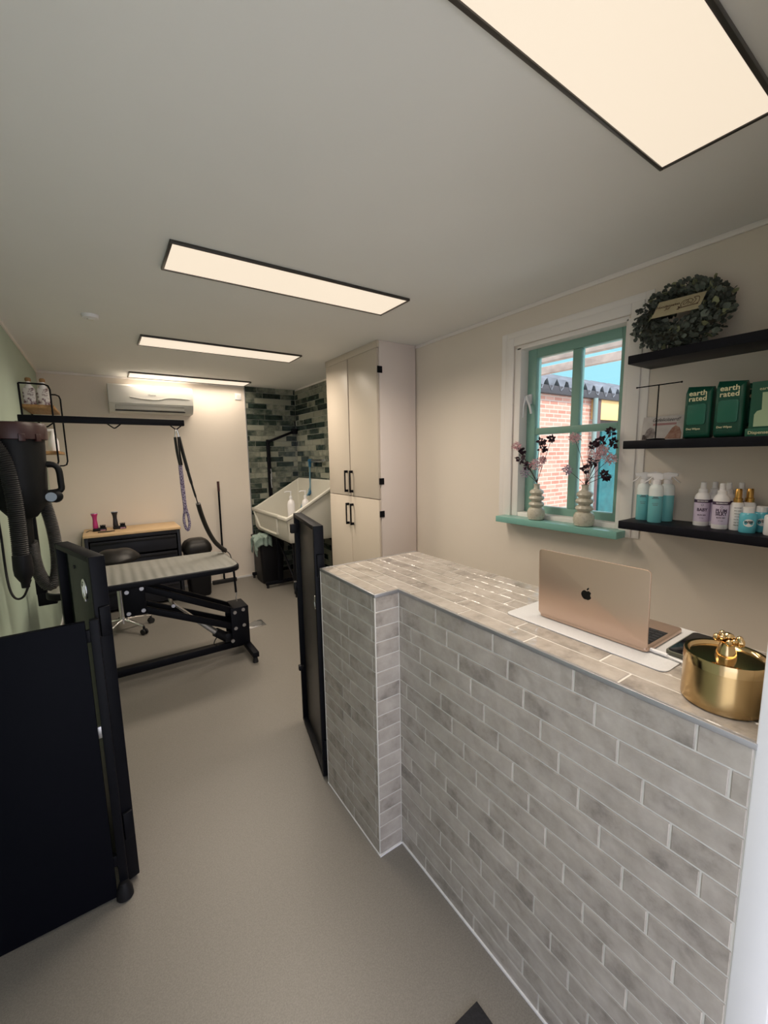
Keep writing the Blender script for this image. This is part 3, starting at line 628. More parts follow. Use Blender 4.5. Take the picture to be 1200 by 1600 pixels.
# bin with dome lid, stool
bn = thing('waste_bin', (0.76, 4.84, 0), 'black waste bin with a domed lid right of the drawer chest', 'bin')
g = MB()
bm = g.bm; rings = []
for z, hw, hd in ((0, 0.095, 0.10), (0.02, 0.105, 0.11), (0.45, 0.125, 0.13), (0.50, 0.13, 0.135)):
    rings.append([bm.verts.new((0.785+p[0]*hw, 4.86+p[1]*hd, z)) for p in rrect(-1, 1, -1, 1, 0.35)])
for a, b2 in zip(rings, rings[1:]):
    n = len(a)
    for i in range(n): bm.faces.new((a[i], a[(i+1) % n], b2[(i+1) % n], b2[i]))
bm.faces.new(rings[0]); bm.faces.new(rings[-1]); g.build('body', m_blackp, bn)
g = MB(); bm = g.bm; rings = []
for z, s_ in ((0.50, 1.02), (0.53, 1.04), (0.57, 0.98), (0.61, 0.80), (0.635, 0.5), (0.642, 0.15)):
    rings.append([bm.verts.new((0.785+p[0]*0.14*s_, 4.86+p[1]*0.14*s_, z)) for p in rrect(-1, 1, -1, 1, 0.5)])
for a, b2 in zip(rings, rings[1:]):
    n = len(a)
    for i in range(n): bm.faces.new((a[i], a[(i+1) % n], b2[(i+1) % n], b2[i]))
bm.faces.new(rings[0]); bm.faces.new(rings[-1]); g.build('lid', m_leather, bn)

st = thing('saddle_stool', (0.02, 4.18, 0), 'black leather saddle stool on a chrome five-star base behind the table', 'stool')
sx, sy = 0.035, 4.18
g = MB(); bm = g.bm; nu, nv = 22, 18; grid = []
for top in (1, 0):
    lay_ = []
    for i in range(nu):
        row = []
        for j in range(nv):
            a = 2*PI*j/nv; rr = i/(nu-1)
            x = math.cos(a)*rr; y = math.sin(a)*rr
            zt = 0.085*(1-rr**3) - 0.012*math.exp(-(x/0.35)**2)
            z = (0.668+zt*1.0) if top else (0.655-0.045*(1-rr**3))
            row.append(bm.verts.new((sx+0.18*x, sy+0.16*y, z)))
        lay_.append(row)
    grid.append(lay_)
    for i in range(nu-1):
        for j in range(nv):
            if i == 0: 
                if j: continue
            bm.faces.new((lay_[max(i, 1)][j], lay_[max(i, 1)][(j+1) % nv], lay_[i+1][(j+1) % nv], lay_[i+1][j])) if i > 0 else None
    bm.faces.new(lay_[1])
    for v in lay_[0]: bm.verts.remove(v)
for j in range(nv): bm.faces.new((grid[0][-1][j], grid[0][-1][(j+1) % nv], grid[1][-1][(j+1) % nv], grid[1][-1][j]))
g.build('seat', m_leather, st)
g = MB(); g.cyl((sx, sy, 0.12), (sx, sy, 0.42), 0.025); g.cyl((sx, sy, 0.40), (sx, sy, 0.64), 0.015); g.cyl((sx, sy, 0.08), (sx, sy, 0.13), 0.035); g.build('gas_column', m_chrome, st)
for k in range(5):
    a = math.radians(20+72*k); e_ = Vector((sx+0.23*math.cos(a), sy+0.23*math.sin(a), 0.075))
    g = MB(); g.tube([(sx, sy, 0.115), (sx+0.12*math.cos(a), sy+0.12*math.sin(a), 0.10), e_], [0.018, 0.015, 0.012], flat=(1, 0.7)); lg = g.build('leg', m_chrome, st)
    g = MB(); q = Vector((-math.sin(a), math.cos(a), 0))
    for s_ in (-1, 1): g.cyl(e_+q*0.006*s_-Vector((0, 0, 0.05)), e_+q*0.02*s_-Vector((0, 0, 0.05)), 0.025, seg=16)
    g.cyl(e_, e_-Vector((0, 0, 0.03)), 0.009); g.build('caster', m_rubber, lg)
# squeegee on the far wall
sq = thing('floor_squeegee', (1.11, 5.09, 0), 'black floor squeegee standing upright against the far wall', 'squeegee')
g = MB(); g.cyl((1.113, 5.14, 0.03), (1.111, 5.10, 1.2), 0.011); g.build('stick', m_black, sq)
g = MB(); g.cyl((1.111, 5.10, 1.12), (1.111, 5.099, 1.235), 0.014); g.build('grip', mat('dark_red_grip', (0.05, 0.015, 0.015), 0.5), sq)
g = MB(); g.box((0.975, 5.11, 0.0), (1.255, 5.16, 0.045), 0.006); g.build('blade', m_rubber, sq)

# ------------------------------------------------------------ dog bath
ba = thing('dog_bath', (1.82, 4.58, 0), 'white plastic dog bath with sloping sides on a black stand', 'bath')
bm = bmesh.new()
fx, bx_, ya, yb = 1.50, 2.145, 4.00, 5.15     # front, back, near, far
def zr(x): # rim height rises toward the back wall
    return 0.885 if x <= 1.52 else 0.885+(x-1.52)/(bx_-1.52)*0.355
RX = [1.50, 1.56, 1.70, 1.85, 2.0, 2.145]
def loop(inset, zf, insb=0.0):
    P = []
    x0, x1, y0, y1 = fx+inset+insb, bx_-inset, ya+inset+insb*0.6, yb-inset-insb*0.6
    xs = [x0+(x1-x0)*t for t in (0, 0.1, 0.3, 0.55, 0.8, 1)]
    for x in xs: P.append((x, y0))
    for t in (0.25, 0.5, 0.75): P.append((x1, y0+(y1-y0)*t))
    for x in reversed(xs): P.append((x, y1))
    for t in (0.75, 0.5, 0.25): P.append((x0, y0+(y1-y0)*t))
    return [bm.verts.new((x, y, zf(x))) for x, y in P]
L_ = [loop(0.0, lambda x: 0.61, 0.055), loop(0.0, lambda x: 0.66, 0.03), loop(0.018, lambda x: zr(x)-0.035), loop(0.0, lambda x: zr(x)-0.035), loop(0.0, lambda x: zr(x)), loop(0.03, lambda x: zr(x)+0.002), loop(0.036, lambda x: zr(x)-0.03), loop(0.05, lambda x: 0.70, 0.03), loop(0.07, lambda x: 0.655, 0.06)]
for a, b2 in zip(L_, L_[1:]):
    n = len(a)
    for i in range(n): bm.faces.new((a[i], a[(i+1) % n], b2[(i+1) % n], b2[i]))
bm.faces.new(list(reversed(L_[0]))); bm.faces.new(L_[-1])
g = MB(); g.bm.free(); g.bm = bm
tub = g.build('tub', m_tub, ba)
tub.modifiers.new('bevel', 'BEVEL').width = 0.008; tub.modifiers['bevel'].segments = 2; tub.modifiers['bevel'].limit_method = 'ANGLE'
g = MB()   # recessed entry door on the low front side
g.tube([(fx+0.014, 4.30, 0.85), (fx+0.022, 4.32, 0.70), (fx+0.028, 4.38, 0.665), (fx+0.028, 4.88, 0.665), (fx+0.022, 4.96, 0.70), (fx+0.012, 5.09, 0.85)], 0.015, n=5)
g.build('door_frame', m_tub, ba)
g = MB(); g.box((fx-0.006, 4.25, 0.862), (fx+0.03, 5.14, 0.893), 0.006); g.build('door_rim', m_tub, ba)
g = MB()
for yy in (4.10, 4.60, 5.115): g.box((1.45 if yy > 4.2 else 1.60, yy-0.02, 0.035), (2.12, yy+0.02, 0.07), 0.003); g.box((1.60, yy-0.018, 0.07), (1.64, yy+0.018, 0.60), 0.003); g.box((2.06, yy-0.018, 0.07), (2.10, yy+0.018, 0.60), 0.003)
for xx in (1.62, 2.08): g.box((xx-0.018, 4.08, 0.575), (xx+0.018, 5.07, 0.606), 0.003)
bar(g, (1.62, 4.30, 0.58), (2.06, 4.30, 0.12), 0.03, 0.02); bar(g, (1.62, 4.62, 0.58), (1.64, 4.12, 0.10), 0.02, 0.03, side=(1, 0, 0))
g.build('stand', m_black, ba)
for yy in (4.10, 4.60, 5.115):
    for xx in ((1.47 if yy > 4.2 else 1.62), 2.09): MB().cyl((xx, yy, 0), (xx, yy, 0.036), 0.014).build('foot', m_rubber, ba)
# tap and hose on the wall
tp_ = thing('shower_tap', (XR-0.011, 4.6, 1.45), 'wall tap with a blue shower hose above the dog bath', 'tap')
g = MB(); g.cyl((XR-0.011, 4.42, 1.455), (XR-0.055, 4.42, 1.455), 0.014); g.cyl((XR-0.011, 4.58, 1.455), (XR-0.055, 4.58, 1.455), 0.014); g.cyl((XR-0.055, 4.36, 1.455), (XR-0.055, 4.66, 1.455), 0.019); g.build('mixer', m_chrome, tp_)
g = MB(); g.cyl((XR-0.055, 4.66, 1.455), (XR-0.055, 4.74, 1.455), 0.022); g.cyl((XR-0.06, 4.72, 1.47), (XR-0.06, 4.72, 1.38), 0.018); g.build('blue_coupling', mat('blue_plastic', (0.01, 0.10, 0.20), 0.4), tp_)
g = MB(); g.tube([(XR-0.06, 4.72, 1.40), (XR-0.065, 4.72, 1.25), (XR-0.08, 4.71, 1.10), (1.98, 4.68, 0.95), (1.9, 4.64, 0.80)], 0.009); g.build('hose', mat('hose_blue', (0.12, 0.25, 0.33), 0.3), tp_)
g = MB(); g.cyl((XR-0.05, 4.74, 1.10), (XR-0.10, 4.70, 1.04), 0.028, 0.018); g.build('shower_head', mat('blue_plastic', (0.01, 0.10, 0.20), 0.4), tp_)
# pump bottles standing in the bath
def pump(x, y, z, sc, lab):
    hz = 0.165
    r = thing('pump_bottle', (x, y, z), lab, 'bottle', 'white pump bottles in the dog bath')
    MB().lathe([(0.04*sc, 0), (0.044*sc, 0.01), (0.044*sc, 0.13+hz), (0.036*sc, 0.165+hz), (0.016*sc, 0.185+hz), (0.016*sc, 0.20+hz)], (x, y, z)).build('body', m_bwhite, r)
    g = MB(); g.lathe([(0.019, 0.195+hz), (0.019, 0.225+hz), (0.007, 0.23+hz), (0.007, 0.27+hz), (0.011, 0.272+hz), (0.011, 0.285+hz)], (x, y, z)); g.tube([(x, y, z+hz+0.279), (x-0.04, y+0.02, z+hz+0.28), (x-0.065, y+0.03, z+hz+0.27)], 0.006); g.build('pump_head', m_whitet, r)
pump(1.80, 4.60, 0.66, 1, 'white pump bottle standing nearer the front rim of the dog bath')
pump(1.96, 4.55, 0.66, 1, 'white pump bottle standing deeper in the dog bath, close to the cupboard')
bar_ = thing('bath_restraint_arm', (1.76, 5.2, 1.1), 'black restraint arm on the green tiled corner above the bath', 'restraint arm')
g = MB(); g.box((1.745, 5.175, 1.0), (1.785, 5.215, 1.725), 0.003); g.build('post', m_black, bar_)
g = MB(); bar(g, (1.765, 5.185, 1.70), (2.12, 5.185, 1.835), 0.03, 0.03); g.build('brace', m_black, bar_)
g = MB(); g.box((2.09, 5.165, 1.80), (2.155, 5.21, 1.87), 0.004); g.build('corner_mount', m_black, bar_)
g = MB(); g.tube([(1.77, 5.155, 1.36), (1.775, 5.15, 1.28), (1.765, 5.15, 1.22), (1.77, 5.15, 1.12)], 0.007); g.cyl((1.77, 5.15, 1.30), (1.77, 5.15, 1.23), 0.011); g.build('tether', m_steel, bar_)
# bin under the bath with a cloth
wb = thing('wheelie_bin', (1.47, 4.9, 0), 'tall black bin standing half under the dog bath', 'bin')
g = MB(); bm = g.bm; rings = []
for z, hw, hd in ((0.0, 0.115, 0.13), (0.02, 0.125, 0.14), (0.52, 0.155, 0.165), (0.55, 0.155, 0.165)):
    rings.append([bm.verts.new((1.60+p[0]*hw, 4.90+p[1]*hd, z)) for p in rrect(-1, 1, -1, 1, 0.25)])
for a, b2 in zip(rings, rings[1:]):
    n = len(a)
    for i in range(n): bm.faces.new((a[i], a[(i+1) % n], b2[(i+1) % n], b2[i]))
bm.faces.new(rings[0]); bm.faces.new(rings[-1]); g.build('body', m_blackp, wb)
g = MB(); g.prism([(1.60+p[0]*0.165, 4.90+p[1]*0.175) for p in rrect(-1, 1, -1, 1, 0.25)], 0.55, 0.572, 0.005); g.build('rim', m_blackp, wb)
# cloth
bm = bmesh.new(); nx, ny = 26, 20; vs = []
for i in range(nx):
    row = []
    for j in range(ny):
        u = i/(nx-1); v = j/(ny-1)
        x = 1.385+0.20*u; y = 4.74+0.17*v; z = 0.585
        if u < 0.35: z = 0.585-(0.35-u)*0.45*(0.7+0.5*math.sin(v*9)); x = 1.43-0.03*(1 if u < 0.3 else 0)+0.012*math.sin(v*22)
        z += 0.010*math.sin(u*17+v*5)+0.010*math.sin(v*21+u*4)
        if v < 0.25: z -= (0.25-v)*0.45; y = 4.722+0.01*math.sin(u*25)
        row.append(bm.verts.new((x, y, z)))
    vs.append(row)
for i in range(nx-1):
    for j in range(ny-1): bm.faces.new((vs[i][j], vs[i+1][j], vs[i+1][j+1], vs[i][j+1]))
g = MB(); g.bm.free(); g.bm = bm; cl = g.build('cleaning_cloth', mat('green_cloth', (0.14, 0.20, 0.17), 0.9, col2=(0.30, 0.38, 0.34), vscale=14))
cl.modifiers.new('t', 'SOLIDIFY').thickness = 0.006
tag(cl, 'crumpled grey-green cloth draped over the black bin', 'cloth')

# ------------------------------------------------------------ blaster dryer on the left wall
dy = thing('blaster_dryer', (-0.30, 2.62, 1.3), 'black canister dog dryer with burgundy cap mounted on the left wall', 'dryer')
dx, dyy = -0.325, 2.56
m_burg = mat('burgundy', (0.034, 0.009, 0.009), 0.4)
m_dry = mat('dryer_black', (0.006, 0.0065, 0.007), 0.5, spec=0.2)
g = MB(); g.lathe([(0.105, 1.598), (0.125, 1.603), (0.126, 1.66), (0.120, 1.676), (0.10, 1.68)], (dx, dyy, 0), seg=36); cap = g.build('cap', m_burg, dy)
for a in (-70, -40, -130):
    aa = math.radians(a); MB().box((-0.012, -0.006, 1.592), (0.012, 0.006, 1.626), 0.002, M=Matrix.Translation((dx+0.124*math.cos(aa), dyy+0.124*math.sin(aa), 0)) @ Matrix.Rotation(aa+PI/2, 4, 'Z')).build('cap_clip', m_burg, cap)
g = MB(); g.lathe([(0.035, 1.235), (0.05, 1.24), (0.075, 1.275), (0.098, 1.31), (0.104, 1.40), (0.113, 1.60)], (dx, dyy, 0), seg=36); g.build('canister', m_dry, dy)
g = MB(); g.cyl((dx-0.01, dyy, 1.10), (dx-0.01, dyy, 1.245), 0.035, 0.04); g.build('outlet_neck', m_dry, dy)
g = MB(); hx = dx+0.10
g.tube([(hx-0.01, dyy, 1.49), (hx+0.030, dyy, 1.485), (hx+0.050, dyy, 1.462), (hx+0.053, dyy, 1.40), (hx+0.048, dyy, 1.36), (hx-0.005, dyy, 1.35)], 0.014, n=4); g.build('carry_handle', m_dry, dy)
g = MB(); g.cyl((hx-0.005, dyy, 1.332), (hx+0.03, dyy-0.004, 1.332), 0.028, 0.03); g.sph((hx+0.028, dyy-0.015, 1.332), 0.030, (1, 0.7, 1)); g.build('motor_pod', m_dry, dy)
g = MB(); g.cyl((hx+0.012, dyy-0.036, 1.332), (hx+0.012, dyy-0.040, 1.332), 0.022); g.build('pod_label', mat('blue_grey_label', (0.22, 0.27, 0.32), 0.3), dy)
g = MB(); g.box((XL+0.001, dyy-0.05, 1.28), (dx-0.08, dyy+0.05, 1.42), 0.01); g.box((XL+0.001, dyy-0.03, 1.42), (XL+0.02, dyy+0.03, 1.56), 0.004); g.build('wall_bracket', m_black, dy)
m_hose = mat('hose_black', (0.018, 0.018, 0.019), 0.5, spec=0.3)
m_hoseg = mat('hose_grey', (0.038, 0.036, 0.034), 0.55)
g = MB(); g.tube([(-0.40, 2.42, 1.60), (-0.375, 2.40, 1.58), (-0.345, 2.40, 1.50), (-0.330, 2.40, 1.34), (-0.331, 2.40, 1.17), (-0.334, 2.40, 1.08)], 0.031, rib=0.009, seg=20); g.build('blower_hose', m_hose, dy)
g = MB(); g.lathe([(0.034, 1.09), (0.036, 1.03), (0.034, 1.0), (0.022, 0.975), (0.016, 0.965), (0.015, 0.94)][::-1], (-0.331, 2.40, 0)); g.build('nozzle', m_blackp, dy)
g = MB(); g.tube([(dx+0.01, dyy, 1.12), (-0.312, 2.58, 1.04), (-0.300, 2.59, 0.95), (-0.270, 2.60, 0.885), (-0.238, 2.60, 0.93), (-0.226, 2.61, 1.04), (-0.232, 2.62, 1.18), (-0.255, 2.64, 1.32)], 0.0285, rib=0.008, seg=20); g.build('loop_hose', m_hoseg, dy)
g = MB(); g.tube([(-0.432, 2.64, 1.32), (-0.425, 2.62, 1.16), (-0.415, 2.56, 0.95), (-0.395, 2.53, 0.87), (-0.36, 2.52, 0.87), (-0.325, 2.50, 0.95)], 0.005); g.build('power_cord', m_rubber, dy)
# ------------------------------------------------------------ wall rack with bottles
rk = thing('wall_rack', (-0.35, 4.2, 1.45), 'black wire wall rack with two wooden shelves above the dryer', 'rack')
for yy, a in ((3.93, 0.0), (4.50, 0.0)):
    g = MB(); x1 = -0.262 if yy < 4.2 else -0.238
    g.tube([(XL+0.006, yy, 2.055), (x1-0.03, yy, 2.055), (x1-0.008, yy, 2.045), (x1, yy, 2.02), (x1, yy, 1.50), (x1-0.01, yy, 1.47), (x1-0.03, yy, 1.462), (XL+0.006, yy, 1.462)], 0.006, smooth=False); g.tube([(XL+0.006, yy, 2.055), (XL+0.006, yy, 1.462)], 0.006, smooth=False)
    g.build('side_frame', m_black, rk)
g = MB(); g.box((XL+0.003, 3.94, 1.888), (-0.25, 4.49, 1.91), 0.003); g.build('shelf_board', m_oak, rk)
g = MB(); g.box((XL+0.003, 3.94, 1.555), (-0.25, 4.49, 1.577), 0.003); g.build('shelf_board', m_oak, rk)
m_floral = mat('floral_print', (0.70, 0.66, 0.64), 0.35, col2=(0.16, 0.08, 0.10), vscale=45, lo=0.5, hi=0.62, detail=3)
def rackb(x, y, lab):
    r = thing('decorative_bottle', (x, y, 1.911), lab, 'bottle', 'floral bottles on the wall rack')
    MB().box((x-0.037, y-0.032, 1.911), (x+0.037, y+0.032, 2.035), 0.012).build('body', m_floral, r)
    MB().lathe([(0.031, 2.03), (0.022, 2.048), (0.013, 2.06), (0.013, 2.08)], (x, y, 0)).build('shoulder', m_bwhite, r)
    MB().lathe([(0.015, 2.08), (0.018, 2.088), (0.017, 2.103), (0.011, 2.108)], (x, y, 0)).build('stopper', m_oak, r)
rackb(-0.388, 4.02, 'floral printed bottle on the wall rack, the one nearer the wall')
rackb(-0.307, 4.02, 'floral printed bottle on the wall rack, the one away from the wall')
sbm = thing('spray_bottle', (-0.29, 4.1, 1.578), 'white spray bottle on the lower board of the wall rack', 'bottle')
MB().lathe([(0.03, 0), (0.032, 0.01), (0.032, 0.08), (0.015, 0.125), (0.012, 0.14)], (-0.29, 4.1, 1.578)).build('body', m_bwhite, sbm)
g = MB(); g.lathe([(0.014, 0.138), (0.014, 0.155)], (-0.29, 4.1, 1.578)); g.box((-0.325, 4.09, 1.728), (-0.275, 4.11, 1.748), 0.004); g.build('trigger', m_bwhite, sbm)

# ------------------------------------------------------------ wall shelves (right)
SY0, SY1, SXF = YF+0.004, 0.955, 1.957
SZ = (1.147, 1.511, 1.879); ST = 0.036
for z, lb in zip(SZ, ('lowest black floating shelf, carrying the spray bottles', 'middle black floating shelf, carrying green packs', 'topmost black floating shelf, carrying the wreath')):
    tag(MB().box((SXF, SY0, z), (XR-0.001, SY1, z+ST), 0.0025).build('floating_shelf', m_shelf), lb, 'shelf', 'black floating shelves')
z1_, z2_, z3_ = [z+ST for z in SZ]

# wreath
wr = thing('eucalyptus_wreath', (2.05, 0.80, z3_), 'grey-green eucalyptus wreath with a wooden name plate on the top shelf', 'wreath')
wc = Vector((2.055, 0.80, z3_+0.145)); tl = math.radians(24)
Uw = Vector((0.12, -1, 0)).normalized(); Vw = Vector((math.sin(tl), 0.02, math.cos(tl))).normalized(); Nw = Uw.cross(Vw).normalized()
if Nw.x > 0: Nw = -Nw
pts = [wc+Uw*0.118*math.cos(2*PI*k/24)+Vw*0.098*math.sin(2*PI*k/24) for k in range(24)]
g = MB(); g.tube(pts, 0.022, closed=True, n=2); g.build('twig_ring', mat('twig', (0.05, 0.045, 0.03), 0.9), wr)
def leaves(cnt, szr, m_, nm, seed, rout):
    rnd = random.Random(seed); bm = bmesh.new()
    for k in range(cnt):
        a = rnd.random()*2*PI; b2 = rnd.random()*2*PI
        rad = (Uw*math.cos(a)*1.0+Vw*math.sin(a)); c = wc+Uw*0.118*math.cos(a)+Vw*0.098*math.sin(a)
        p = c+(rad*math.cos(b2)+Nw*math.sin(b2))*rnd.uniform(0.012, rout)
        if p.x > XR-0.012: p.x = XR-0.012-rnd.random()*0.02
        tang = (-Uw*math.sin(a)+Vw*math.cos(a))
        d = (tang*rnd.uniform(0.2, 1.2)+(p-c).normalized()*rnd.uniform(0.3, 1.1)+Vector([rnd.uniform(-.5, .5) for _ in range(3)])).normalized()
        n = d.cross(Vector([rnd.uniform(-1, 1) for _ in range(3)])).normalized(); s_ = rnd.uniform(*szr); w_ = s_*rnd.uniform(0.3, 0.5); up = n.cross(d)
        q = [p, p+d*s_*0.4+n*w_+up*s_*0.08, p+d*s_*0.8+n*w_*0.75+up*s_*0.1, p+d*s_, p+d*s_*0.8-n*w_*0.75+up*s_*0.1, p+d*s_*0.4-n*w_+up*s_*0.08]
        if min(v.z for v in q) < z3_+0.001 or max(v.x for v in q) > XR-0.002: continue
        bm.faces.new([bm.verts.new(v) for v in q])
    g = MB(); g.bm.free(); g.bm = bm; g.build(nm, m_, wr, smooth=False, keep=True)
leaves(2000, (0.010, 0.026), mat('leaf_dark', (0.075, 0.088, 0.075), 0.6, var=0.4, vscale=20), 'dark_leaves', 1, 0.058)
leaves(650, (0.014, 0.032), mat('leaf_grey', (0.14, 0.165, 0.14), 0.6, var=0.35, vscale=20), 'grey_leaves', 2, 0.052)
leaves(60, (0.03, 0.042), mat('leaf_olive', (0.30, 0.32, 0.18), 0.6), 'olive_leaves', 3, 0.05)
# name plate
pc = wc-Nw*0+Nw*0.062; ang = math.radians(6)
Up = Uw; Vp = (Vw+Uw*0.0).normalized()
Mp = Matrix((Up, Vp, Up.cross(Vp))).transposed().to_4x4(); Mp.translation = pc
m_ply = mat('birch_ply', (0.42, 0.36, 0.23), 0.6, var=0.06, vscale=30)
g = MB(); g.prism([(-0.086, -0.036), (0.078, -0.036), (0.091, 0.036), (-0.070, 0.036)], -0.002, 0.002, 0.0005, M=Mp); pl = g.build('name_plate', m_ply, wr)
m_engr = mat('engraving', (0.10, 0.055, 0.03), 0.8)
nn = (Up.cross(Vp)).normalized()*0.0024
if nn.dot(Nw) < 0: nn = -nn
text('Hondensalon\nJuf', 0.0155, pc+Up*-0.034+Vp*0.001+nn, Up, Vp, m_engr, pl, depth=0.0004, shear=0.2, bold=0.0003)
g = MB(); o2 = pc+nn
def P2(x, y): return o2+Up*x+Vp*y
g.tube([P2(0.012, -0.016), P2(0.04, -0.014), P2(0.072, -0.013)], 0.0017, seg=5)
g.tube([P2(0.016, -0.012), P2(0.012, 0.002), P2(0.022, 0.016), P2(0.036, 0.012), P2(0.028, -0.002), P2(0.02, -0.002), P2(0.024, 0.008), P2(0.04, 0.018), P2(0.052, 0.008), P2(0.045, -0.004), P2(0.055, -0.006), P2(0.062, 0.008), P2(0.054, 0.02), P2(0.07, 0.018), P2(0.072, -0.004), P2(0.064, -0.013)], 0.0011, seg=5)
g.tube([P2(0.004, -0.008), P2(0.010, -0.014), P2(0.006, -0.022)], 0.0017, seg=5); g.tube([P2(0.012, -0.008), P2(0.006, -0.014), P2(0.002, -0.022)], 0.0011, seg=5)
g.tube([P2(0.03, 0.004), P2(0.042, 0.002), P2(0.034, -0.006)], 0.001, seg=5)
g.build('line_drawing', m_engr, pl)

# T-bar stand
tz = z2_
ts = thing('t_bar_stand', (2.05, 0.868, tz), 'thin black T-shaped display stand on the middle shelf', 'display stand')
MB().lathe([(0.036, 0), (0.037, 0.003), (0.034, 0.007), (0.006, 0.009)], (2.04, 0.858, tz)).build('base', m_black, ts)
MB().cyl((2.04, 0.858, tz+0.006), (2.04, 0.858, 1.783), 0.0025).build('stem', m_black, ts)
g = MB(); g.cyl((2.04, 0.772, 1.785), (2.04, 0.948, 1.785), 0.0025); g.sph((2.04, 0.772, 1.785), 0.004); g.sph((2.04, 0.948, 1.785), 0.004); g.build('crossbar', m_black, ts)
# greeting card leaning on the wall
gc = thing('greeting_card', (2.135, 0.87, tz), 'pale greeting card with dog pictures leaning on the wall behind the T-bar stand', 'card')
cu_, cv_ = Vector((0, -1, 0)), Vector((0.22, 0, 1)).normalized(); co = Vector((2.118, 0.955, tz+0.001)); cn_ = cu_.cross(cv_)
if cn_.x > 0: cn_ = -cn_
Mc = Matrix((cu_, cv_, cu_.cross(cv_))).transposed().to_4x4(); Mc.translation = co
g = MB(); g.box((0, 0, -0.0008), (0.172, 0.112, 0.0008), M=Mc); cc = g.build('sheet', mat('card_paper', (0.55, 0.50, 0.48), 0.6, col2=(0.62, 0.58, 0.56), vscale=30), gc, smooth=False)
def cp(x, y, d=0.0012): return co+cu_*x+cv_*y+cn_*d
text('Gefeliciteerd!', 0.024, cp(0.095, 0.094), cu_, cv_, mat('ink', (0.07, 0.06, 0.07), 0.6), cc, shear=0.35, sx=0.85)
def patch(pts, m_, nm, d=0.0012):
    g = MB(); g.prism(pts, 0, 0.0004, M=Mc @ Matrix.Translation((0, 0, (d-0.0004) if Mc.to_3x3().col[2].dot(cn_) > 0 else -d))); g.build(nm, m_, cc, smooth=False)
patch([(0.045, 0.069), (0.14, 0.069), (0.14, 0.079), (0.045, 0.079)], mat('pink_banner', (0.42, 0.22, 0.22), 0.6), 'banner')
patch([(0.02, 0.012), (0.055, 0.012), (0.06, 0.035), (0.05, 0.055), (0.035, 0.062), (0.022, 0.05), (0.015, 0.03)], mat('white_dog_print', (0.38, 0.33, 0.32), 0.6, col2=(0.12, 0.09, 0.09), vscale=70), 'dog_picture')
patch([(0.10, 0.006), (0.165, 0.004), (0.165, 0.03), (0.155, 0.055), (0.138, 0.066), (0.125, 0.055), (0.118, 0.04), (0.108, 0.02)], mat('brown_dog_print', (0.28, 0.12, 0.08), 0.6, col2=(0.48, 0.30, 0.23), vscale=60), 'dog_picture')
patch([(0.006, 0.004), (0.028, 0.004), (0.028, 0.028), (0.006, 0.028)], mat('dark_stamp', (0.08, 0.06, 0.06), 0.7), 'dark_square')

# green wipe packs
m_gpack = mat('pack_green', (0.008, 0.085, 0.055), 0.35, var=0.12, vscale=12, bump=0.15, bscale=40)
m_gflap = mat('flap_green', (0.018, 0.14, 0.095), 0.3)
m_cream = mat('cream_print', (0.80, 0.76, 0.50), 0.5)
def pack(x, yl, yr, h, lab, txt=True, depth=0.065):
    r = thing('wipes_pack', (x+depth/2, (yl+yr)/2, tz), lab, 'wipes pack', 'green dog wipes packs')
    yc = (yl+yr)/2; hw = (yl-yr)/2; z0 = tz
    g = MB(); bm = g.bm; rings = []
    for t, sw, sd in ((0.0, 0.90, 0.25), (0.02, 0.96, 0.7), (0.07, 1.0, 0.95), (0.5, 1.0, 1.0), (0.88, 1.0, 0.92), (0.955, 0.99, 0.5), (0.985, 1.0, 0.12), (1.0, 1.01, 0.06)):
        rings.append([bm.verts.new((x+depth/2+p[0]*depth/2*sd, yc+p[1]*hw*sw, z0+h*t+(0.004*p[1] if t > 0.98 else 0))) for p in rrect(-1, 1, -1, 1, 0.3)])
    for a, b2 in zip(rings, rings[1:]):
        n = len(a)
        for i in range(n): bm.faces.new((a[i], a[(i+1) % n], b2[(i+1) % n], b2[i]))
    bm.faces.new(rings[0]); bm.faces.new(rings[-1]); g.build('pouch', m_gpack, r)
    MYZ = Matrix(((0, 0, 1, 0), (-1, 0, 0, 0), (0, 1, 0, 0), (0, 0, 0, 1)))   # (a,b,c) -> x=c, y=-a, z=b
    g = MB(); g.prism([(p[0]*hw*0.70-yc, p[1]*h*0.20+z0+h*0.46) for p in rrect(-1, 1, -1, 1, 0.28)], x-0.006, x+0.004, 0.0025, M=MYZ); g.build('flap_lid', m_gflap, r)
    R, U = (0, -1, 0), (0, 0, 1); fx_ = x+depth*0.5-depth*0.5*0.92-0.0015
    text('earth', 0.0275, (x-0.0005, yc+0.0, z0+h*0.865), R, U, m_cream, r, bold=0.0006, space=1.04)
    text('rated', 0.0275, (x-0.0005, yc+0.0, z0+h*0.76), R, U, m_cream, r, bold=0.0006, space=1.04)
    text('Dog Wipes', 0.0105, (x-0.001, yc+hw*0.18, z0+h*0.185), R, U, m_cream, r, bold=0.0002)
    text('100 unscented plant-based', 0.0055, (x-0.001, yc+hw*0.05, z0+h*0.13), R, U, m_gflap, r)
    return r
pack(1.985, 0.736, 0.646, 0.205, 'green dog wipes pack, first one right of the greeting card')
pack(1.985, 0.635, 0.545, 0.212, 'green dog wipes pack beside the dispenser box, in front of another pack')
pack(2.065, 0.600, 0.510, 0.205, 'green dog wipes pack hidden behind the one beside the dispenser box')
db = thing('dispenser_box', (2.02, 0.48, tz), 'green carton picturing a pale dispenser at the right edge of the photo', 'box')
bx0 = 1.985
MB().box((bx0, 0.40, tz), (bx0+0.07, 0.526, 1.742), 0.002).build('carton', mat('box_green', (0.012, 0.095, 0.06), 0.4), db)
MYZ = Matrix(((0, 0, 1, 0), (-1, 0, 0, 0), (0, 1, 0, 0), (0, 0, 0, 1)))
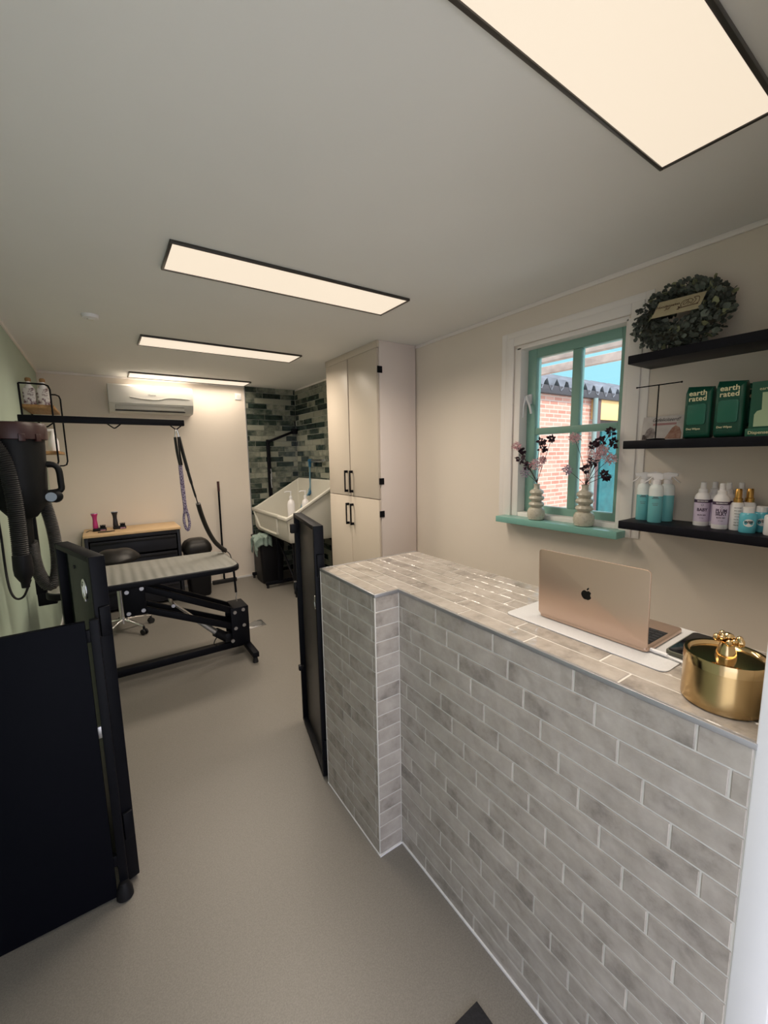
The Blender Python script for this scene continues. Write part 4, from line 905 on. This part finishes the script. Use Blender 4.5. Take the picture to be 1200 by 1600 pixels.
m_pale = mat('pale_mint', (0.42, 0.55, 0.36), 0.4)
g = MB(); g.prism([(-0.512, tz+0.035), (-0.455, tz+0.035), (-0.455, tz+0.075), (-0.462, tz+0.09), (-0.470, tz+0.094), (-0.472, tz+0.155), (-0.494, tz+0.155), (-0.492, tz+0.094), (-0.505, tz+0.09), (-0.512, tz+0.078)], bx0-0.001, bx0+0.0005, M=MYZ); g.build('printed_dispenser', m_pale, db, smooth=False)
MB().box((bx0-0.008, 0.40, tz), (bx0+0.0, 0.532, tz+0.028), 0.001).build('front_lip', mat('lip_green', (0.02, 0.12, 0.075), 0.4), db)
text('earth rated', 0.0155, (bx0-0.001, 0.468, tz+0.168), (0, -1, 0), (0, 0, 1), m_cream, db)
text('Dispenser', 0.0155, (bx0-0.0085, 0.492, tz+0.013), (0, -1, 0), (0, 0, 1), m_cream, db, bold=0.0002)

# teal spray bottles
m_teal2 = mat('teal_liquid', (0.17, 0.52, 0.56), 0.15, coat=0.5)
m_clearw = mat('frosted_white', (0.80, 0.86, 0.86), 0.2)
m_label = mat('ink', (0.07, 0.06, 0.07), 0.6)
dirv = Vector((-0.93, -0.36, 0)).normalized(); rgt = Vector((0.36, -0.93, 0)).normalized()
def spray(x, y, lab, txt=True, rot=0.0):
    r = thing('spray_bottle', (x, y, z1_), lab, 'bottle', 'teal spray bottles')
    MB().lathe([(0.026, 0), (0.028, 0.004), (0.028, 0.118)], (x, y, z1_)).build('filled_body', m_teal2, r)
    MB().lathe([(0.028, 0.118), (0.028, 0.148), (0.025, 0.162), (0.016, 0.170)], (x, y, z1_)).build('clear_shoulder', m_clearw, r)
    g = MB(); c = Vector((x, y, z1_))
    g.lathe([(0.0165, 0.170), (0.0165, 0.186), (0.011, 0.190)], c)
    d = Vector((-0.35, 0.94, 0)).normalized(); d = Matrix.Rotation(rot, 3, 'Z') @ d; s_ = Vector((-d.y, d.x, 0))
    M = Matrix((d, s_, Vector((0, 0, 1)))).transposed().to_4x4(); M.translation = c
    g.prism([(-0.020, 0.190), (0.012, 0.190), (0.014, 0.200), (0.036, 0.203), (0.038, 0.216), (0.0, 0.222), (-0.024, 0.216)], -0.0075, 0.0075, 0.002, M=M @ Matrix(((1, 0, 0, 0), (0, 0, 1, 0), (0, 1, 0, 0), (0, 0, 0, 1))))
    tr_ = [c+d*0.018+Vector((0, 0, 0.203)), c+d*0.030+Vector((0, 0, 0.188)), c+d*0.046+Vector((0, 0, 0.176))]
    g.tube(tr_, 0.004, flat=(1.4, 0.7)); g.build('trigger_head', m_bwhite, r)
    if txt:
        for zz, wd in ((0.112, 0.012), (0.107, 0.018), (0.085, 0.016), (0.078, 0.012)):
            g = MB(); a0 = math.atan2(dirv.y, dirv.x)
            for i in range(6):
                a = a0+(-0.5+i*0.17)*wd/0.018; a2 = a+0.11
                g.quad(*[(x+0.0283*math.cos(q), y+0.0283*math.sin(q), z1_+zz+h) for q, h in ((a, 0), (a2, 0), (a2, 0.0035 if zz > 0.1 else 0.002), (a, 0.0035 if zz > 0.1 else 0.002))])
            g.build('print_line', m_label, r, smooth=False, keep=True)
spray(2.075, 0.905, 'teal spray bottle at the left end of the lowest shelf')
spray(2.038, 0.838, 'teal spray bottle at the front of the cluster')
spray(2.135, 0.885, 'teal spray bottle half hidden in the middle back of the cluster', False)
spray(2.110, 0.822, 'teal spray bottle at the right of the cluster, behind the front one', False, rot=PI*0.92)

# purple label bottles
m_lil = mat('lilac_label', (0.66, 0.57, 0.74), 0.5); m_pur = mat('purple_band', (0.06, 0.03, 0.08), 0.5)
def arc_text(s_, size, x, y, rad, z, m_, parent, sx=1.0, bold=0.0003, ang=0.0):
    a0 = math.atan2(dirv.y, dirv.x)+ang; nrm = Vector((math.cos(a0), math.sin(a0), 0))
    R = Vector((0, 0, 1)).cross(nrm)
    t = text(s_, size, (x, y, z), R, (0, 0, 1), m_, parent, bold=bold, depth=0.0004, sx=sx)
    off = abspos(parent)
    for v in t.data.vertices:
        w_ = v.co+off-Vector((x, y, z)); u = w_.dot(R); q = u/rad; dd = w_.dot(nrm)
        n2 = nrm*math.cos(q)+R*math.sin(q)
        v.co = Vector((x, y, z))+n2*(rad+0.0002+dd)+Vector((0, 0, w_.z))-off
    return t
def lilac(x, y, words, lab, cap=True):
    r = thing('care_spray_bottle', (x, y, z1_), lab, 'bottle', 'white care spray bottles with lilac labels')
    MB().lathe([(0.0265, 0), (0.0275, 0.003), (0.0275, 0.118), (0.024, 0.130), (0.015, 0.140)], (x, y, z1_)).build('body', m_bwhite, r)
    MB().lathe([(0.0278, 0.018), (0.0278, 0.098)], (x, y, z1_), close=False).build('label', m_lil, r)
    MB().lathe([(0.0279, 0.098), (0.0279, 0.111)], (x, y, z1_), close=False).build('label_band', m_pur, r)
    MB().lathe([(0.0155, 0.138), (0.0155, 0.153), (0.0105, 0.157), (0.0095, 0.182), (0.007, 0.184)], (x, y, z1_)).build('spray_cap', m_bwhite, r)
    if words:
        arc_text(words[0], 0.018, x, y, 0.0279, z1_+(0.068 if len(words) == 1 else 0.074), m_pur, r, 0.85, 0.0006)
        if len(words) > 1: arc_text(words[1], 0.018, x, y, 0.0279, z1_+0.061, m_pur, r, 0.85, 0.0006)
        arc_text('BLOW DRY', 0.0062, x, y, 0.0279, z1_+0.046, m_pur, r, 0.9)
        arc_text('GROOMING SPRAY', 0.005, x, y, 0.0280, z1_+0.1045, m_bwhite, r, 0.9)
        arc_text('for dogs', 0.005, x, y, 0.0279, z1_+0.034, m_pur, r, 0.9, 0)
        a0 = math.atan2(dirv.y, dirv.x); c = Vector((x, y, z1_+0.089))+Vector((math.cos(a0), math.sin(a0), 0))*0.0281; R = Vector((-math.sin(a0), math.cos(a0), 0))
        g = MB(); g.tube([c+R*0.004*math.cos(q*PI/3)+Vector((0, 0, 0.0035*math.sin(q*PI/3))) for q in range(6)], 0.0006, seg=5, closed=True); g.build('emblem', m_pur, r)
lilac(2.095, 0.682, ('BABY',), 'white spray bottle with lilac label reading BABY')
lilac(2.060, 0.606, ('PLUM', 'SILKY'), 'white spray bottle with lilac label reading PLUM SILKY')
lilac(2.137, 0.655, None, 'white spray bottle behind BABY, with only its cap in view')
lilac(2.118, 0.602, None, 'white spray bottle directly behind PLUM SILKY')
lilac(2.139, 0.568, None, 'white spray bottle behind the gold-capped bottles')
# gold cap bottles
m_goldc = mat('gold_cap', (0.62, 0.35, 0.10), 0.25, 0.9)
def goldb(x, y, lab):
    r = thing('gold_cap_bottle', (x, y, z1_), lab, 'bottle', 'white bottles with gold spray caps')
    MB().lathe([(0.0215, 0), (0.0225, 0.003), (0.0225, 0.098), (0.019, 0.108), (0.012, 0.112)], (x, y, z1_)).build('body', m_bwhite, r)
    g = MB(); g.lathe([(0.0145, 0.110), (0.0145, 0.126), (0.0115, 0.128), (0.0105, 0.162), (0.009, 0.164)], (x, y, z1_)); g.build('gold_spray_cap', m_goldc, r)
    for k in range(7): arc_text(('natural coat', 'shine spray', 'with argan', 'and aloe', 'vera for all', 'dog coats', 'PERFUME')[k], 0.0062, x, y, 0.0227, z1_+0.09-k*0.0115, m_label, r, 0.8, 0)
goldb(2.068, 0.556, 'white bottle with gold cap standing in front of its twin')
goldb(2.104, 0.530, 'white bottle with gold cap standing behind its twin')
m_sky = mat('sky_blue_bottle', (0.12, 0.52, 0.66), 0.25, coat=0.4)
def squat(x, y, h, rr, body, lab):
    r = thing('squat_bottle', (x, y, z1_), lab, 'bottle', 'squat bottles with white screw caps')
    MB().lathe([(rr*0.93, 0), (rr, 0.004), (rr, h*0.70), (rr*0.85, h*0.76), (rr*0.62, h*0.78)], (x, y, z1_)).build('body', body, r)
    g = MB(); g.lathe([(rr*0.66, h*0.78), (rr*0.66, h*0.985), (rr*0.6, h)], (x, y, z1_)); g.build('screw_cap', m_bwhite, r)
    a0 = math.atan2(dirv.y, dirv.x)
    bm = bmesh.new(); n = 20; vs = []
    for k in range(n):
        u = rr*0.62*math.cos(2*PI*k/n); q = a0+u/rr
        vs.append(bm.verts.new((x+(rr+0.0003)*math.cos(q), y+(rr+0.0003)*math.sin(q), z1_+h*0.40+rr*0.55*math.sin(2*PI*k/n))))
    cv = bm.verts.new((x+(rr+0.0006)*math.cos(a0), y+(rr+0.0006)*math.sin(a0), z1_+h*0.40))
    for k in range(n): bm.faces.new((cv, vs[k], vs[(k+1) % n]))
    g = MB(); g.bm.free(); g.bm = bm; g.build('oval_label', m_bwhite, r, keep=True)
    arc_text('WISP', rr*0.50, x, y, rr+0.0012, z1_+h*0.43, m_label, r, 0.9, 0.0004)
squat(2.036, 0.512, 0.098, 0.0265, m_sky, 'small sky-blue bottle with white cap nearest the shelf front')
squat(2.095, 0.487, 0.098, 0.0265, m_sky, 'small sky-blue bottle with white cap, second row, mostly hidden')
squat(2.125, 0.432, 0.150, 0.034, m_sky, 'taller sky-blue bottle with white cap at the back')
squat(2.035, 0.437, 0.098, 0.0275, m_bwhite, 'small white bottle with oval label at the right edge of the photo')

# ------------------------------------------------------------ vases with flowers on the sill
m_vase = mat('speckled_glaze', (0.50, 0.46, 0.37), 0.22, col2=(0.60, 0.56, 0.47), vscale=90, lo=0.35, hi=0.5)
def vase(x, y, s_, lab):
    P = [(0.040, 0), (0.048, 0.004), (0.053, 0.03), (0.052, 0.055), (0.044, 0.072), (0.030, 0.078)]
    for z0, rr in ((0.079, 0.047), (0.117, 0.047), (0.153, 0.043)):
        P += [(0.030, z0), (rr-0.006, z0+0.006), (rr, z0+0.017), (rr-0.006, z0+0.029), (0.028, z0+0.035)]
    P += [(0.020, 0.192), (0.017, 0.200), (0.018, 0.215), (0.021, 0.222), (0.018, 0.222), (0.014, 0.205)]
    return tag(MB().lathe([(a*s_, b*s_) for a, b in P], (x, y, 1.1055), seg=36).build('ribbed_vase', m_vase), lab, 'vase', 'cream ring-shaped vases on the sill')
vase(2.128, 1.517, 0.96, 'cream stacked-ring ceramic vase on the left of the window sill')
vase(2.130, 1.220, 1.0, 'cream stacked-ring ceramic vase on the right of the window sill')
m_stem = mat('dark_stem', (0.05, 0.03, 0.03), 0.7)
m_pink = mat('dried_pink', (0.72, 0.32, 0.36), 0.8, col2=(0.92, 0.76, 0.78), vscale=60)
m_wine = mat('wine_petals', (0.035, 0.010, 0.022), 0.7)
m_mauve = mat('mauve_petals', (0.45, 0.36, 0.46), 0.8)
def bouquet(x, y, items, lab, seed):
    rnd = random.Random(seed); base = Vector((x, y, 1.32))
    r = thing('dried_flowers', (x, y, 1.31), lab, 'flowers', 'dried flower stems in the vases')
    for (yy, zz, rad, kind) in items:
        e_ = Vector((x+rnd.uniform(-0.03, 0.005), yy, zz)); mid = base.lerp(e_, 0.45)+Vector((rnd.uniform(-0.01, 0.01), rnd.uniform(-0.015, 0.015), 0.015))
        g = MB(); g.tube([base-Vector((0, 0, 0.06)), base, mid, e_], 0.0014, seg=6); g.build('stem', m_stem, r)
        bm = bmesh.new(); cnt = {'p': 260, 'w': 26, 'm': 90}[kind]; sz = {'p': 0.0085, 'w': 0.021, 'm': 0.012}[kind]
        for k in range(cnt):
            v = Vector([rnd.gauss(0, 1) for _ in range(3)]); v.normalize(); p = e_+v*rad*rnd.uniform(0.25, 1)
            d = (v+Vector([rnd.uniform(-.7, .7) for _ in range(3)])).normalized(); n = d.cross(Vector([rnd.uniform(-1, 1) for _ in range(3)])).normalized(); L = sz*rnd.uniform(0.7, 1.3)
            bm.faces.new([bm.verts.new(q) for q in (p, p+d*L*0.5+n*L*0.42, p+d*L, p+d*L*0.5-n*L*0.42)])
        g = MB(); g.bm.free(); g.bm = bm; g.build({'p': 'pink_blossom', 'w': 'wine_blossom', 'm': 'mauve_blossom'}[kind], {'p': m_pink, 'w': m_wine, 'm': m_mauve}[kind], r, smooth=False, keep=True)
bouquet(2.128, 1.517, [(1.662, 1.545, 0.027, 'p'), (1.50, 1.57, 0.013, 'w'), (1.418, 1.578, 0.008, 'w'), (1.475, 1.530, 0.02, 'w'), (1.525, 1.435, 0.034, 'p'), (1.632, 1.465, 0.018, 'w'), (1.575, 1.425, 0.018, 'w'), (1.60, 1.385, 0.030, 'm'), (1.615, 1.515, 0.008, 'w'), (1.47, 1.46, 0.018, 'p')],
        'pink and wine-red dried flowers in the left vase', 5)
bouquet(2.130, 1.220, [(1.285, 1.575, 0.030, 'p'), (1.19, 1.532, 0.011, 'w'), (1.15, 1.485, 0.034, 'p'), (1.095, 1.465, 0.032, 'p'), (1.095, 1.60, 0.012, 'w'), (1.085, 1.545, 0.016, 'w'), (1.145, 1.555, 0.014, 'w'), (1.19, 1.445, 0.018, 'w'), (1.215, 1.41, 0.016, 'w'), (1.12, 1.385, 0.014, 'w'), (1.10, 1.375, 0.010, 'w'), (1.315, 1.405, 0.024, 'm'), (1.125, 1.51, 0.026, 'p')],
        'pink and wine-red dried flowers in the right vase', 9)

# ------------------------------------------------------------ things on the counter
ZT = CH
pad = MB().prism(rrect(0.962, 1.252, 0.352, 0.782, 0.02), ZT, ZT+0.0025, 0.0006).build('desk_pad', mat('pad_grey', (0.55, 0.55, 0.56), 0.6, var=0.04, vscale=300))
tag(pad, 'thin light grey desk pad lying under the laptop', 'desk pad')
lp = thing('laptop', (1.12, 0.556, ZT+0.0025), 'rose-gold laptop standing open with its back to the camera', 'laptop')
m_rose = mat('rose_gold', (0.62, 0.45, 0.35), 0.36, 0.8)
zl = ZT+0.0025
def rr2(w_, h_, r): return rrect(0, w_, 0, h_, r)
g = MB(); g.prism(rrect(1.022, 1.222, 0.415, 0.708, 0.012), zl+0.001, zl+0.012, 0.003); g.build('base', m_rose, lp)
kb = MB(); kb.box((1.05, 0.424, zl+0.0118), (1.155, 0.69, zl+0.0124)); kk = kb.build('keyboard', m_rubber, lp, smooth=False)
g = MB()
for i in range(6):
    for j in range(14): g.box((1.052+i*0.0172, 0.427+j*0.0188, zl+0.0124), (1.052+i*0.0172+0.014, 0.427+j*0.0188+0.0155, zl+0.0134))
g.build('keys', mat('key_black', (0.015, 0.015, 0.017), 0.5), kk, smooth=False)
g = MB(); g.box((1.168, 0.50, zl+0.0118), (1.228, 0.61, zl+0.0123)); g.build('trackpad', m_rose, lp, smooth=False)
# lid: local plane, along -y and up
ltl = math.radians(-2); lu = Vector((0, -1, 0)); lv = Vector((math.sin(ltl), 0, math.cos(ltl))); ln = lu.cross(lv)   # ln -> -x
Ml = Matrix((lu, lv, ln)).transposed().to_4x4(); Ml.translation = Vector((1.020, 0.708, zl+0.010))
g = MB(); g.prism(rrect(0, 0.293, 0, 0.192, 0.010), -0.005, 0.0, 0.0012, M=Ml); lid = g.build('lid', m_rose, lp)
g = MB(); g.prism(rrect(0.006, 0.287, 0.012, 0.186, 0.006), -0.0056, -0.0049, M=Ml); g.build('screen', mat('screen_black', (0.008, 0.008, 0.01), 0.1), lid)
# fruit-shaped emblem
def ap(pts): return [(0.143+a*0.0140, 0.093+b*0.0140) for a, b in pts]
body = []
for k in range(40):
    t = 2*PI*k/40; x = math.sin(t); y = math.cos(t)
    rr = 1.0+0.10*math.cos(2*t+PI)*0.5-0.24*math.exp(-(min(t, 2*PI-t)/0.30)**2)-0.12*math.exp(-((t-PI)/0.30)**2)
    px, py = x*rr*0.98, y*rr*1.02-0.15*abs(y)*0
    if y < 0: px *= 1-0.16*(-y)
    d_ = math.hypot(px-1.22, py-0.12)
    if d_ < 0.52:
        f = 0.52/d_; px = 1.22+(px-1.22)*f; py = 0.12+(py-0.12)*f
    body.append((px, py))
g = MB(); g.prism(ap(body), 0.0, 0.0004, M=Ml)
g.prism(ap([(0.03, 0.95), (0.05, 1.2), (0.2, 1.42), (0.45, 1.55), (0.44, 1.3), (0.3, 1.07)]), 0.0, 0.0004, M=Ml)
g.build('emblem', mat('emblem_dark', (0.02, 0.017, 0.015), 0.15, 0.6), lid, smooth=False)
# cable, phone
cbl = MB(); cbl.cyl((1.038, 0.4145, zl+0.0065), (1.036, 0.378, zl+0.0065), 0.0045); cbl.tube([(1.036, 0.38, zl+0.0065), (1.034, 0.36, zl+0.004), (1.03, 0.335, zl+0.003), (1.02, 0.31, ZT+0.0035), (1.03, 0.26, ZT+0.003), (1.10, 0.22, ZT+0.003)], 0.0022)
tag(cbl.build('charging_cable', m_whitet), 'white charging cable plugged into the side of the laptop', 'cable')
ph = thing('smartphone', (1.14, 0.35, zl), 'black phone in an olive case lying right of the laptop', 'phone')
MB().prism(rrect(1.054, 1.222, 0.31, 0.392, 0.012), zl+0.0005, zl+0.011, 0.002).build('case', mat('olive_case', (0.10, 0.10, 0.075), 0.4), ph)
MB().prism(rrect(1.058, 1.218, 0.314, 0.388, 0.01), zl+0.011, zl+0.0122, 0.0004).build('screen', mat('screen_black', (0.008, 0.008, 0.01), 0.1), ph)
# gold jar
jr = thing('gold_jar', (0.940, 0.248, ZT), 'round gold metal jar with a lid knob at the front of the counter', 'jar')
m_gold = mat('brushed_gold', (0.50, 0.35, 0.17), 0.26, 1.0, bump=0.05, bscale=40, stretch=(1, 1, 20))
m_goldp = mat('polished_gold', (0.58, 0.42, 0.22), 0.14, 1.0)
jc = (0.940, 0.248, ZT); JR = 0.0645
MB().lathe([(JR-0.003, 0), (JR, 0.003), (JR, 0.077)], jc, seg=64).build('body', m_gold, jr)
ld = MB().lathe([(JR+0.0008, 0.077), (JR+0.0008, 0.093), (JR-0.0005, 0.096), (JR-0.006, 0.096), (JR-0.0075, 0.0925), (JR-0.010, 0.090)], jc, seg=64).build('lid', m_goldp, jr)
g = MB(); c = Vector(jc)
g.lathe([(0.0165, 0.0895), (0.0160, 0.097), (0.0135, 0.105), (0.0105, 0.116), (0.0115, 0.121), (0.006, 0.124)], jc, seg=20)
rn = random.Random(3)
for k in range(9):
    a = k*2*PI/9; q = 0.012+0.003*(k % 2)
    g.sph(c+Vector((q*0.8*math.cos(a), q*1.15*math.sin(a), 0.125+0.004*math.sin(k*2.1))), 0.0078, (1, 0.75, 0.6+0.3*(k % 2)), 10)
g.sph(c+Vector((-0.002, 0.0, 0.131)), 0.0095, (1, 1.2, 0.7), 10); g.sph(c+Vector((0, -0.019, 0.124)), 0.008, (0.8, 0.9, 1.2), 8)
g.build('knob', m_goldp, ld)
# doormat
dm = MB().prism([(0.722, 0.652), (0.10, 0.66), (0.10, 0.19), (0.722, 0.18)], 0.0, 0.008, 0.002).build('doormat', mat('mat_black', (0.016, 0.016, 0.02), 0.95, var=0.3, vscale=200))
tag(dm, 'black doormat, only its corner in view at the bottom edge', 'doormat')
